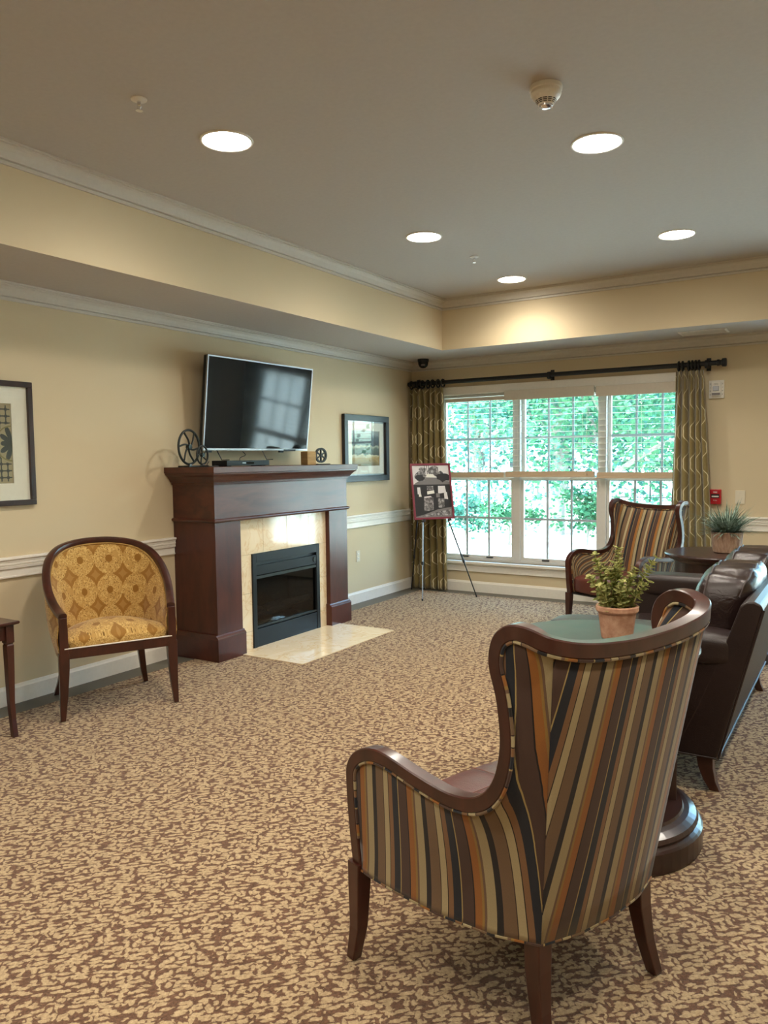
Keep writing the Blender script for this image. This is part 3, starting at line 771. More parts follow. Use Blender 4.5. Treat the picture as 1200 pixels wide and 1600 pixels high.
# hearth slabs flush with the carpet
hx0, hx1, hy0, hy1 = .40, 1.035, -3.45, -2.155
hb = P('hearth', MB().box(hx0, hx1, hy0, hy1, .0005, .006), 'grout')
xm = hx0+(hx1-hx0)*.52
for (a, b, c, d) in ((hx0, xm, hy0, -2.80), (hx0, xm, -2.80, hy1), (xm, hx1, hy0, -2.50), (xm, hx1, -2.50, hy1)):
    P('hearth_tile', MB().box(a+.001, b-.001, c+.001, d-.001, .006, .010), 'marble', hb)

# ------------------------------------------------------------------ television and things on the mantel
TVC, TVY, TVT, TVW = Vector((.18, -2.846, 1.955)), math.radians(-1.4), math.radians(6.63), 1.282
TVH = TVW/1.735
tv = thing('television', 'large flat screen television tilted forward above the mantel, screen dark', 'television', TVC)
nrm = Vector((math.cos(TVY)*math.cos(TVT), math.sin(TVY)*math.cos(TVT), -math.sin(TVT)))
rt = Vector((-math.sin(TVY), math.cos(TVY), 0)); ut = nrm.cross(rt); ut = ut if ut.z > 0 else -ut
def tvbox(name, a0, a1, b0, b1, d0, d1, mat, par=tv, **k):
    c = TVC+rt*((a0+a1)/2)+ut*((b0+b1)/2)+nrm*((d0+d1)/2)
    return obj(name, MB().obox(c, rt*((a1-a0)/2), ut*((b1-b0)/2), nrm*((d1-d0)/2)), mat, par, world=True, **k)
hw, hh = TVW/2, TVH/2
tvbox('back_shell', -hw+.004, hw-.004, -hh+.004, hh-.004, -.05, -.006, 'darkbody', bevel=.008)
bz = tvbox('bezel', -hw, hw, -hh, -hh+.018, -.012, .004, 'silver', bevel=.002)
for a in ((-hw, hw, hh-.012, hh), (-hw, -hw+.012, -hh+.018, hh-.012), (hw-.012, hw, -hh+.018, hh-.012)): tvbox('bezel', *a, -.012, .004, 'silver', bevel=.002)
tvbox('screen', -hw+.011, hw-.011, -hh+.017, hh-.011, -.008, .001, 'screen')
tvbox('sensor', hw-.33, hw-.17, -hh-.004, -hh+.012, .002, .006, 'darkbody')
for a in (-hw+.06, hw-.36): tvbox('lower_tab', a, a+.05, -hh-.018, -hh, -.03, -.012, 'darkbody')
arm = MB().box(.003, .02, -2.95, -2.75, 1.85, 2.05); arm.box(.02, .135, -2.87, -2.83, 1.92, 1.98)
obj('wall_mount', arm, 'black', tv, world=True)
for a in (-.47, .06):
    p0 = TVC+rt*a-ut*hh-nrm*.02
    obj('shelf_strut', MB().tube([p0, p0-ut*.07+Vector((.05, .01, -.01)), Vector((.22, p0.y+.02, 1.512))], .004, 6), 'black', tv, world=True)
mbx = thing('media_box', 'flat black media box on the mantel under the television', 'electronics', (.25, -3.19, 1.4605))
obj('body', MB().box(-.08, .08, -.25, .25, .004, .046), 'darkbody', mbx, bevel=.003)
obj('display', MB().box(.080, .0815, -.03, .06, .018, .034), 'screen', mbx)
obj('badge', MB().box(.080, .0812, -.075, -.035, .022, .03), 'silver', mbx)
for y in (-.2, .2): obj('foot', MB().box(-.06, .06, y-.02, y+.02, 0, .005), 'black', mbx)
cab = [(.20, -3.50, 1.5), (.24, -3.56, 1.478), (.30, -3.60, 1.4665), (.33, -3.54, 1.4645), (.27, -3.48, 1.4665), (.22, -3.46, 1.47)]
obj('cable', MB().tube(catmull(cab, 6), .0035, 6), 'black', mbx, world=True)
obj('cable', MB().tube(catmull([(.14, -3.05, 1.58), (.16, -3.04, 1.55), (.15, -3.09, 1.53), (.17, -3.12, 1.506)], 6), .003, 6), 'black', mbx, world=True)

def wheel(mb, c, R, w, nspoke, curved, hub, u, v, n, sec=(.010, .006)):
    """spoked wheel: rim, spokes, hub in the plane u,v"""
    c = Vector(c); pts = [c+u*R*math.cos(2*math.pi*k/48)+v*R*math.sin(2*math.pi*k/48) for k in range(48)]
    mb.tube(pts, w, 8, True)
    for k in range(nspoke):
        a = 2*math.pi*k/nspoke+.3; q = []
        for j in range(7):
            s = j/6; r = hub*.6+(R-hub*.6)*s; aa = a+curved*math.sin(math.pi*s*.5)
            q.append(c+u*r*math.cos(aa)+v*r*math.sin(aa))
        mb.tube(q, w*.8, 6)
    mb.tube([c-n*w*1.6, c+n*w*1.6], hub, 14)
    return mb
ws = thing('pulley_sculpture', 'black iron sculpture of large and small spoked wheels at the left of the mantel', 'sculpture', (.19, -3.655, 1.4605), math.radians(10))
obj('base', MB().box(-.05, .05, -.12, .13, 0, .012), 'iron', ws, bevel=.002)
U, V, NN = Vector((0, 1, 0)), Vector((0, 0, 1)), Vector((1, 0, 0))
obj('large_wheel', wheel(MB(), (-.015, -.025, .150), .128, .009, 6, .7, .022, U, V, NN), 'iron', ws, smooth=True)
obj('small_wheel', wheel(MB(), (.032, .075, .090), .070, .007, 5, .3, .016, U, V, NN), 'iron', ws, smooth=True)
for y in (-.025, .075): obj('bracket', MB().box(-.028 if y < 0 else .02, -.002 if y < 0 else .044, y-.012, y+.012, .010, .022), 'silver', ws)
ws2 = thing('pulley_bookend', 'small black six-spoke wheel on a flat base at the right of the mantel', 'sculpture', (.30, -2.190, 1.4605), math.radians(-12))
obj('base', MB().box(-.045, .045, -.07, .075, 0, .008), 'black', ws2, bevel=.001)
w2 = MB(); R = .068
rim = []
for k in range(40):
    a = 2*math.pi*k/40; ca, sa = math.cos(a), math.sin(a)
    rim.append([(-.010, R*ca, .084+R*sa), (.010, R*ca, .084+R*sa), (.010, (R-.016)*ca, .084+(R-.016)*sa), (-.010, (R-.016)*ca, .084+(R-.016)*sa)])
rim.append(rim[0]); w2.loft(rim, True, False)
obj('rim', w2, 'black', ws2)
for k in range(6):
    a = math.pi/2+k*math.pi/3; c = Vector((0, .030*math.cos(a), .084+.030*math.sin(a))); d = Vector((0, math.cos(a), math.sin(a)))
    obj('spoke', MB().obox(c, d*.026, Vector((.007, 0, 0)), d.cross(Vector((1, 0, 0)))*.0055), 'black', ws2)
hb_ = MB(); n = 16; hb_.loft([[(h, r*math.cos(2*math.pi*j/n), .084+r*math.sin(2*math.pi*j/n)) for j in range(n)] for r, h in ((.014, -.011), (.014, .011))]); obj('hub', hb_, 'black', ws2)
o = obj('wooden_block', rounded_block(MB(), -.048, .048, -.048, .048, 0, .118, 6, 30), 'blockwood'); o.location = (.35, -2.44, 1.4605); o.rotation_euler = (0, 0, math.radians(-14))
tag(o, 'light tan wooden block on the mantel beside the small black wheel', 'block')

# ------------------------------------------------------------------ pictures
def picture(name, label, y0, y1, z0, z1, fw, fd, mat, matw, loc=None):
    t = thing(name, label, 'picture', (.002, (y0+y1)/2, z0))
    P = lambda n, mb, m_, par=t, **k: obj(n, mb, m_, par, world=True, **k)
    P('frame', MB().box(.002, fd, y0, y1, z1-fw, z1), mat, bevel=.003); P('frame', MB().box(.002, fd, y0, y1, z0, z0+fw), mat, bevel=.003)
    P('frame', MB().box(.002, fd, y0, y0+fw, z0+fw, z1-fw), mat, bevel=.003); P('frame', MB().box(.002, fd, y1-fw, y1, z0+fw, z1-fw), mat, bevel=.003)
    a, b, c, d = y0+fw, y1-fw, z0+fw, z1-fw
    mb = MB(); mb.box(.004, .012, a, b, c, c+matw); mb.box(.004, .012, a, b, d-matw, d); mb.box(.004, .012, a, a+matw, c+matw, d-matw); mb.box(.004, .012, b-matw, b, c+matw, d-matw)
    P('mat_board', mb, 'matboard')
    P('glass', MB().box(.0155, .017, a, b, c, d), 'picglass')
    return t, P, (a+matw, b-matw, c+matw, d-matw)

def landscape():
    m, nt, b = new_mat('landscape_print'); setp(b, rough=.6)
    tc = N(nt, 'ShaderNodeTexCoord'); sx = N(nt, 'ShaderNodeSeparateXYZ'); L(nt, tc.outputs['Generated'], sx.inputs[0])
    n = noise(nt, tc.outputs['Generated'], 7, 4); z = math_node(nt, 'ADD', sx.outputs[2], math_node(nt, 'MULTIPLY', math_node(nt, 'SUBTRACT', n.outputs['Fac'], .5), .22))
    c = ramp(nt, z, [(0, srgb('#6d5a35')), (.22, srgb('#b08f50')), (.30, srgb('#cfc3a0')), (.33, srgb('#3d453f')), (.48, srgb('#5c665a')), (.56, srgb('#b5b49c')), (.6, srgb('#3f4a52')), (.78, srgb('#59636b')), (.9, srgb('#8d9598')), (1, srgb('#a7acac'))])
    L(nt, c, b.inputs['Base Color']); return m
M['landscape'] = landscape()
t, P, (a, b, c, d) = picture('framed_landscape', 'black framed landscape picture with wide white mat right of the fireplace', -1.43, -.575, 1.272, 1.965, .062, .04, 'black', .10)
P('inner_fillet', MB().box(.012, .0145, a-.1, a-.085, c-.1, d+.1), 'silver'); P('inner_fillet', MB().box(.012, .0145, b+.085, b+.1, c-.1, d+.1), 'silver')
P('inner_fillet', MB().box(.012, .0145, a-.085, b+.085, d+.085, d+.1), 'silver'); P('inner_fillet', MB().box(.012, .0145, a-.085, b+.085, c-.1, c-.085), 'silver')
P('print', MB().box(.003, .006, a, b, c, d), 'landscape')

t, P, (a, b, c, d) = picture('framed_ornament_print', 'dark brown framed print of navy scallops and lattice at the left edge', -5.62, -4.855, 1.242, 2.012, .034, .03, 'tablewood', .105)
M['tanpaper'] = plain('tan_paper', srgb('#a39678'), .7); M['navyink'] = plain('navy_print', srgb('#2c3639'), .6); M['goldink'] = plain('gold_print', srgb('#7f7548'), .6)
pr_ = P('print', MB().box(.003, .006, a, b, c, d), 'tanpaper')
cy_, cz_ = (a+b)/2, (c+d)/2; hw_, hh_ = (b-a)/2, (d-c)/2
mb = MB()
for k in range(-6, 7):
    y = cy_+k*.042
    if abs(y-cy_) < hw_*.95: mb.box(.0061, .0063, y-.004, y+.004, cz_-hh_*.95, cz_+hh_*.95)
for k in range(-7, 8):
    z = cz_+k*.042
    if abs(z-cz_) < hh_*.93: mb.box(.0063, .0065, cy_-hw_*.97, cy_+hw_*.97, z-.004, z+.004)
for i in range(-6, 7):
    for j in range(-7, 8):
        y, z = cy_+i*.042, cz_+j*.042
        if abs(y-cy_) < hw_*.95 and abs(z-cz_) < hh_*.93:
            q = [(y+.011*math.cos(k*math.pi/4), z+.011*math.sin(k*math.pi/4)) for k in range(8)]; mb.prism(q, 'x', .0066, .0068)
P('lattice_print', mb, 'navyink', pr_)
mbp, mbb = MB(), MB()
def petal(mb, y, z, ang, l, w):
    q = []
    for k in range(14):
        s = 2*math.pi*k/14; e, f_ = (1-math.cos(s))/2*l, math.sin(s)*w*(.45+.55*(1-math.cos(s))/2)
        yy = y+e*math.cos(ang)-f_*math.sin(ang); zz = z+e*math.sin(ang)+f_*math.cos(ang)
        q.append((min(max(yy, a), b), min(max(zz, c), d)))
    mb.prism(q, 'x', .0076, .0080)
for (y, z, a0) in ((b, cz_, math.pi), (a, cz_, 0), (cy_, d, -math.pi/2), (cy_, c, math.pi/2)):
    ring = [(y+.105*math.cos(a0-1.5+3.0*k/12), z+.125*math.sin(a0-1.5+3.0*k/12)) for k in range(13)]
    q = [(min(max(p[0], a), b), min(max(p[1], c), d)) for p in ring]
    mbb.prism(q, 'x', .0070, .0073)
    for k in range(-2, 3): petal(mbp, y, z, a0+k*.62, .075+.018*abs(k), .021)
gp = P('scallop_print', mbb, 'tanpaper', pr_)
P('petal_print', mbp, 'navyink', pr_)
mb = MB()
for (y, z, a0) in ((b, cz_, math.pi), (a, cz_, 0), (cy_, d, -math.pi/2), (cy_, c, math.pi/2)):
    rr = [.112, .103]
    for k in range(16):
        t0, t1 = a0-1.55+3.1*k/16, a0-1.55+3.1*(k+1)/16
        q = [(y+rr[0]*math.cos(t0), z+rr[0]*math.sin(t0)), (y+rr[0]*math.cos(t1), z+rr[0]*math.sin(t1)), (y+rr[1]*math.cos(t1), z+rr[1]*math.sin(t1)), (y+rr[1]*math.cos(t0), z+rr[1]*math.sin(t0))]
        if all(a <= p[0] <= b and c <= p[1] <= d for p in q): mb.prism(q, 'x', .0080, .0083)
P('outline_print', mb, 'goldink', pr_)

#==SECTION FURNITURE==
# ------------------------------------------------------------------ striped wing chair
def make_wing_chair(label, loc, rz):
    t = thing('wing_chair', label, 'armchair', loc, rz, 'striped wing chairs')
    RP = [(.375, .318, .285), (.380, .328, .40), (.383, .335, .52), (.384, .330, .595), (.384, .288, .645), (.384, .222, .672), (.384, .149, .676), (.383, .02, .658), (.380, -.10, .648),
          (.378, -.19, .667), (.376, -.245, .722), (.373, -.268, .815), (.370, -.255, .92), (.370, -.230, 1.005), (.370, -.243, 1.072), (.369, -.288, 1.108), (.368, -.348, 1.112),
          (.345, -.405, 1.094), (.262, -.438, 1.075), (.130, -.452, 1.063), (0, -.455, 1.060)]
    BP = [0, .012, .024, .035, .06, .13, .20, .31, .42, .475, .497, .512, .522, .532, .545, .56, .572, .590, .645, .82, 1]
    full = RP+[(-x, y, z) for x, y, z in RP[-2::-1]]
    bpf = BP+[2-q for q in BP[-2::-1]]
    n = 5
    C = catmull(full, n)
    bp = []
    for i in range(len(bpf)-1):
        for k in range(n): bp.append(bpf[i]+(bpf[i+1]-bpf[i])*k/n)
    bp.append(bpf[-1])
    BC = [(0, (.368, .312)), (.12, (.372, .235)), (.25, (.366, .12)), (.38, (.348, -.03)), (.5, (.306, -.18)), (.6, (.245, -.290)), (.8, (.13, -.322)), (1, (0, -.332))]
    def bottom(q):
        sg = 1
        if q > 1: q = 2-q; sg = -1
        for (q0, a), (q1, b) in zip(BC[:-1], BC[1:]):
            if q <= q1+1e-9:
                w = (q-q0)/(q1-q0); return Vector((sg*(a[0]+(b[0]-a[0])*w), a[1]+(b[1]-a[1])*w, .285))
        return Vector((0, -.332, .285))
    wd, hg = .043, .038
    fr = []
    for k, p in enumerate(C):
        tn = (C[min(k+1, len(C)-1)]-C[max(k-1, 0)]).normalized()
        bk = min(1, max(0, (-.27-p.y)/.17)); ax = min(1, abs(p.x)/.36)
        nv = Vector((-(1 if p.x > 0 else -1)*(1-bk+.9*bk*ax**3) if abs(p.x) > 1e-6 else 0, bk, 0)); nv = nv-tn*nv.dot(tn); nv.normalize()
        dv = tn.cross(nv).normalized(); fr.append((p, nv, dv))
    rings = []
    for p, nv, dv in fr:
        c_ = .0035; q = []
        for a, b in ((c_, 0), (wd-c_, 0), (wd, c_), (wd, hg-c_), (wd-c_, hg), (c_, hg), (0, hg-c_), (0, c_)): q.append(p+nv*a+dv*b)
        rings.append(q)
    obj('show_wood_rail', MB().loft(rings), 'chairwood', t, smooth=True)
    q0 = [p+dv*(hg+.003)+nv*.004 for p, nv, dv in fr]
    obj('outer_welt', MB().tube(q0[4:-4], .0045, 7), 'stripecord', t, smooth=True)
    q1 = [p+dv*(hg+.003)+nv*(wd-.002) for p, nv, dv in fr]
    obj('inner_welt', MB().tube(q1[4:-4], .0045, 7), 'stripecord', t, smooth=True)
    def edge(z): return .245+.085*(z-.285)/.8
    def shell(inner):
        parts = {'side_r': [], 'back': [], 'side_l': []}; rows = 9
        cols = []
        for k, (p, nv, dv) in enumerate(fr):
            B = bottom(bp[k]); top = p+dv*(hg-.004)+nv*(.010 if not inner else wd-.012)
            if inner:
                ln = Vector((B.x, B.y+.02)).length or 1
                B = Vector((B.x*.80, B.y*.72+(.02 if B.y < 0 else -.02), .40))
                if top.z < .42: B.z = min(B.z, top.z-.01)
            col = []
            for j in range(rows+1):
                s = j/rows; q = top+(B-top)*s
                bul = math.sin(math.pi*s)
                out = Vector((B.x, B.y+.05, 0)); out = out.normalized() if out.length > 1e-6 else Vector((0, -1, 0))
                q += out*(0 if not inner else -.030*bul*(1 if bp[k] > .5 and bp[k] < 1.5 else .3))
                col.append(q)
            cols.append(col)
        rngs = (('side', [k for k in range(len(cols)) if bp[k] <= .603]), ('back', [k for k in range(len(cols)) if .597 <= bp[k] <= 1.403]), ('side', [k for k in range(len(cols)) if bp[k] >= 1.397]))
        # join the panels at shared columns
        ia = max(rngs[0][1]); ib = min(rngs[2][1])
        sets = (('side', range(0, ia+1)), ('back', range(ia, ib+1)), ('side', range(ib, len(cols))))
        if inner: sets = (('back', range(0, len(cols))),)
        arc = []
        for j in range(rows+1):
            a_ = [0]
            for k in range(1, len(cols)): a_.append(a_[-1]+(cols[k][j]-cols[k-1][j]).length)
            mid = a_[len(cols)//2]; arc.append([v_-mid+2.05 for v_ in a_])
        for nm, ks in sets:
            mb = MB(); ks = list(ks)
            if nm == 'side' and not inner:
                flip = ks[0] > 0
                ring = [cols[k][0] for k in ks]+[q for q in (cols[ks[0]] if flip else cols[ks[-1]])[1:-1]]+[cols[k][-1] for k in (ks if flip else ks[::-1])]
                if flip: ring = [cols[k][0] for k in ks[::-1]]+[q for q in cols[ks[0]][1:-1]]+[cols[k][-1] for k in ks]
                out2 = []
                for q in ring:
                    if not out2 or (q-out2[-1]).length > .003: out2.append(q)
                ring = []
                for i2, q in enumerate(out2):
                    nx = out2[(i2+1) % len(out2)]; m2 = max(1, int((nx-q).length/.014))
                    ring += [q+(nx-q)*(h2/m2) for h2 in range(m2)]
                nb = len(ring)
                inside = []
                for a in range(-21, 17):
                    for b in range(0, 42):
                        y, z = a*.020, .30+b*.020
                        if min((q.y-y)**2+(q.z-z)**2 for q in ring) > .011**2: inside.append(Vector((y, z)))
                vs2, _, fs2, *_ = delaunay_2d_cdt([Vector((q.y, q.z)) for q in ring]+inside, [(i, (i+1) % nb) for i in range(nb)], [], 1, 1e-5)
                xs2 = []; fixed = []
                for p2 in vs2:
                    d_, x_ = min((((q.y-p2.x)**2+(q.z-p2.y)**2), q.x) for q in ring)
                    xs2.append(x_); fixed.append(d_ < 1e-8)
                nb2 = [set() for _ in vs2]
                for f2 in fs2:
                    for i2 in range(len(f2)): nb2[f2[i2]].add(f2[i2-1]); nb2[f2[i2-1]].add(f2[i2])
                wt2 = [[(j2, 1/((vs2[i2]-vs2[j2]).length_squared+1e-8)) for j2 in nb2[i2]] for i2 in range(len(vs2))]
                for _ in range(400):
                    for i2 in range(len(vs2)):
                        if not fixed[i2] and nb2[i2]: xs2[i2] = sum(xs2[j2]*w2 for j2, w2 in wt2[i2])/sum(w2 for _, w2 in wt2[i2])
                for p2, x2 in zip(vs2, xs2): mb.vert((x2, p2.x, p2.y), (.335-p2.x, p2.y))
                for f2 in fs2: mb.face(f2)
                obj('outside_side', mb, 'stripe', t, smooth=True, solid=.004); continue
            for k in ks:
                for j_, q in enumerate(cols[k]):
                    if nm == 'side': u = .335-q.y
                    elif not inner: u = edge(q.z)-q.x+.02
                    else: u = arc[j_][k]
                    mb.vert(q, (u, q.z))
            m = rows+1
            for i in range(len(ks)-1):
                for j in range(rows): mb.face((i*m+j, (i+1)*m+j, (i+1)*m+j+1, i*m+j+1))
            obj(('inside_' if inner else 'outside_')+nm, mb, 'stripe', t, smooth=True, solid=.004)
    shell(False); shell(True)
    bot = [bottom(q)+Vector((0, 0, -.003)) for q in bp]
    obj('bottom_welt', MB().tube(bot[2:-2], .0045, 7), 'stripecord', t, smooth=True)
    mb = MB(); mb.prism([(v.x*.97, v.y*.97) for v in bot], 'z', .287, .30); obj('underside', mb, 'ink', t)
    # tight leather seat
    def seatfn(w, q):
        half = .335 if w.y > -.02 else .335-.14*min(1, (-.02-w.y)/.26)
        w.x = q.x*half
        if q.z > 0: w.z += .022*(1-q.x**2)*(1-q.y**2)
        return w
    seat = obj('seat', rounded_block(MB(), -.335, .335, -.27, .335, .300, .455, 10, 7, fn=seatfn), 'redleather', t, smooth=True)
    def sz(x, y): return .4585+.022*(1-(x/.335)**2)*(1-((y-.03)/.30)**2)
    for x in (-.11, .11): obj('seat_seam', MB().tube([(x, y, sz(x, y)-.0005) for y in [-.2+.5*k/10 for k in range(11)]], .0016, 5), 'redseam', seat)
    for y in (-.06, .13): obj('seat_seam', MB().tube([(x, y, sz(x, y)-.0005) for x in [-.26+.52*k/10 for k in range(11)]], .0016, 5), 'redseam', seat)
    for s in (-1, 1):
        obj('leg', MB().sq_sweep([(s*.358, .305, .30), (s*.360, .306, .22), (s*.366, .304, .10), (s*.380, .312, .004)], [(.027, .026), (.025, .024), (.020, .020), (.0165, .0165)]), 'chairwood', t, bevel=.003)
        obj('leg', MB().sq_sweep([(s*.222, -.262, .31), (s*.226, -.266, .20), (s*.234, -.280, .10), (s*.246, -.305, .004)], [(.027, .026), (.025, .024), (.020, .020), (.017, .017)]), 'chairwood', t, bevel=.003)
    return t
make_wing_chair('striped wing chair in the foreground seen from behind, with red-brown leather seat', (3.655, -5.76, .004), math.radians(71.1))

make_wing_chair('striped wing chair by the window seen from the front, with oxblood leather seat', (2.745, -1.085, .004), math.radians(157))

# ------------------------------------------------------------------ gold tub chair
def make_tub(label, loc, rz):
    # local x = along the front (image right), y = backwards from the front edge
    t = thing('tub_chair', label, 'armchair', loc, rz)
    half = [(.335, .025, .632), (.352, -.05, .655), (.372, -.14, .708), (.380, -.24, .785), (.368, -.34, .862), (.328, -.44, .930), (.252, -.53, .978), (.135, -.590, 1.003), (0, -.608, 1.010)]
    half = [(x, -y, z) for x, y, z in half]
    full = half+[(-x, y, z) for x, y, z in half[-2::-1]]
    n = 6; C = catmull(full, n); m_ = len(C)
    fr = []
    for k, p in enumerate(C):
        tn = (C[min(k+1, m_-1)]-C[max(k-1, 0)]).normalized()
        nv = Vector((-p.x/.36, -(max(0, p.y-.2))/.30, 0)); nv = nv-tn*nv.dot(tn); nv.normalize()
        dv = tn.cross(nv).normalized(); dv = dv if dv.z < 0 else -dv; fr.append((p, nv, dv))
    rings = []
    for p, nv, dv in fr:
        q = []
        for j in range(12):
            a = 2*math.pi*j/12; ca, sa = math.cos(a), math.sin(a)
            q.append(p+nv*(.024+.025*(abs(ca)**.7)*(1 if ca > 0 else -1))+dv*(.019+.021*(abs(sa)**.7)*(1 if sa > 0 else -1)))
        rings.append(q)
    obj('show_wood_rail', MB().loft(rings), 'chairwood', t, smooth=True)
    BQ = [(0, (.325, .0)), (.2, (.33, .14)), (.4, (.315, .30)), (.6, (.27, .43)), (.8, (.17, .51)), (1, (0, .54))]
    def bottom(k, sc=1, z=.36):
        q = 2*k/(m_-1); sg = 1
        if q > 1: q = 2-q; sg = -1
        for (q0, a), (q1, b) in zip(BQ[:-1], BQ[1:]):
            if q <= q1+1e-9:
                w = (q-q0)/(q1-q0); return Vector((sg*sc*(a[0]+(b[0]-a[0])*w), (a[1]+(b[1]-a[1])*w)*sc, z))
        return Vector((0, .54*sc, z))
    for nm, inner in (('outside_back', False), ('inside_back', True)):
        mb = MB(); rows = 10; acc = 0
        for k, (p, nv, dv) in enumerate(fr):
            top = p+dv*.032+nv*(.012 if not inner else .040); B = bottom(k, 1 if not inner else .86, .36 if not inner else .40)
            if inner: B.x = B.x*(1.10-.12*min(1, B.y/.25)); B.y = max(B.y, .0)
            if k: acc += (bottom(k)-bottom(k-1)).length*1.15
            for j in range(rows+1):
                s = j/rows; q = top+(B-top)*s
                out = Vector((B.x, B.y-.1, 0)).normalized(); q += out*((.020 if not inner else -.018)*math.sin(math.pi*s))
                mb.vert(q, (acc-.68 if inner else acc, q.z+.03))
        for i in range(m_-1):
            for j in range(rows): a = i*(rows+1)+j; mb.face((a, a+rows+1, a+rows+2, a+1))
        obj(nm, mb, 'gold', t, smooth=True, solid=.004)
    w = [p+dv*.040+nv*.047 for p, nv, dv in fr]; obj('welt', MB().tube(w, .004, 6), 'gold', t, smooth=True)
    rl = MB(); rl.box(-.325, .325, -.022, .02, .365, .425); obj('seat_rail', rl, 'chairwood', t, bevel=.004)
    mb = MB(); bt = [bottom(k, .99) for k in range(m_)]; rr = [[v+Vector((0, 0, dz)) for v in bt] for dz in (-.002, .05)]
    mb.loft([[a, a+Vector((0, 0, .05)), a*.95+Vector((0, 0, .068)), a*.95+Vector((0, 0, .018))] for a in bt]); obj('seat_rail', mb, 'chairwood', t)
    def sf(w, q):
        half = .318 if w.y < .1 else .318-.19*((w.y-.1)/.38)**2
        w.x = q.x*half
        if q.z > 0: w.z += .055*(1-q.x**2)*(1-q.y**2)**.8
        return w
    mbs = rounded_block(MB(), -.318, .318, -.018, .47, .40, .478, 12, 6, fn=sf); mbs.uv = [(p[0]+.0, p[1]-1.6*(p[2]-.45)+.07) for p in mbs.v]
    st = obj('seat_cushion', mbs, 'gold', t, smooth=True)
    obj('seat_welt', MB().tube([(-.31, -.023, .428), (0, -.024, .428), (.31, -.023, .428)], .004, 6), 'matboard', st)
    for s in (-1, 1):
        obj('arm_post', MB().sq_sweep([(s*.312, .0, .36), (s*.312, -.004, .50), (s*.313, -.008, .610)], [(.025, .024), (.024, .022), (.022, .020)]), 'chairwood', t, bevel=.003)
        obj('leg', MB().sq_sweep([(s*.312, .0, .40), (s*.314, .0, .30), (s*.320, .0, .15), (s*.330, -.002, .003)], [(.030, .024), (.028, .023), (.022, .019), (.014, .014)]), 'chairwood', t, bevel=.003)
        obj('leg', MB().sq_sweep([(s*.225, .44, .38), (s*.235, .47, .25), (s*.262, .53, .10), (s*.285, .575, .003)], [(.022, .022), (.021, .021), (.018, .018), (.015, .015)]), 'chairwood', t, bevel=.003)
    return t
make_tub('gold medallion fabric tub chair with dark curved wood rail against the left wall', (.739, -4.83, .004), math.atan2(.8915, .453))

# ------------------------------------------------------------------ side table at the left edge
st = thing('side_table', 'dark wood side table with curved legs, cut off at the left edge', 'table', (.32, -5.64, .004))
P = lambda n, mb, mat='chairwood', par=st, **k: obj(n, mb, mat, par, world=True, **k)
sx0, sx1, sy0, sy1, sz_ = .05, .585, -5.93, -5.362, .642
P('top', MB().loft([[(sx0+i, sy0+i, z), (sx1-i, sy0+i, z), (sx1-i, sy1-i, z), (sx0+i, sy1-i, z)] for i, z in ((.02, sz_-.022), (.004, sz_-.016), (0, sz_-.010), (0, sz_-.004), (.004, sz_))]))
for a in ((sx0+.06, sx1-.06, sy1-.052, sy1-.034), (sx0+.06, sx1-.06, sy0+.034, sy0+.052)): P('apron', MB().box(*a, sz_-.10, sz_-.022))
for a in ((sx0+.034, sx0+.052, sy0+.06, sy1-.06), (sx1-.052, sx1-.034, sy0+.06, sy1-.06)): P('apron', MB().box(*a, sz_-.10, sz_-.022))
for x, dx in ((sx0+.045, -1), (sx1-.045, 1)):
    for y, dy in ((sy0+.045, -1), (sy1-.045, 1)):
        lg = P('leg', MB().sq_sweep([(x, y, sz_-.022), (x, y, sz_-.118)], [(.023, .023)]*2), bevel=.002)
        P('shaft', MB().sq_sweep([(x, y, sz_-.118), (x, y, sz_-.124), (x, y, sz_-.132), (x, y, .36), (x, y, .20), (x+dx*.008, y+dy*.0, .10), (x+dx*.034, y-.008, .004)], [(.021, .021), (.017, .017), (.021, .021), (.019, .019), (.0155, .0155), (.014, .014), (.015, .015)]), par=lg, bevel=.002)

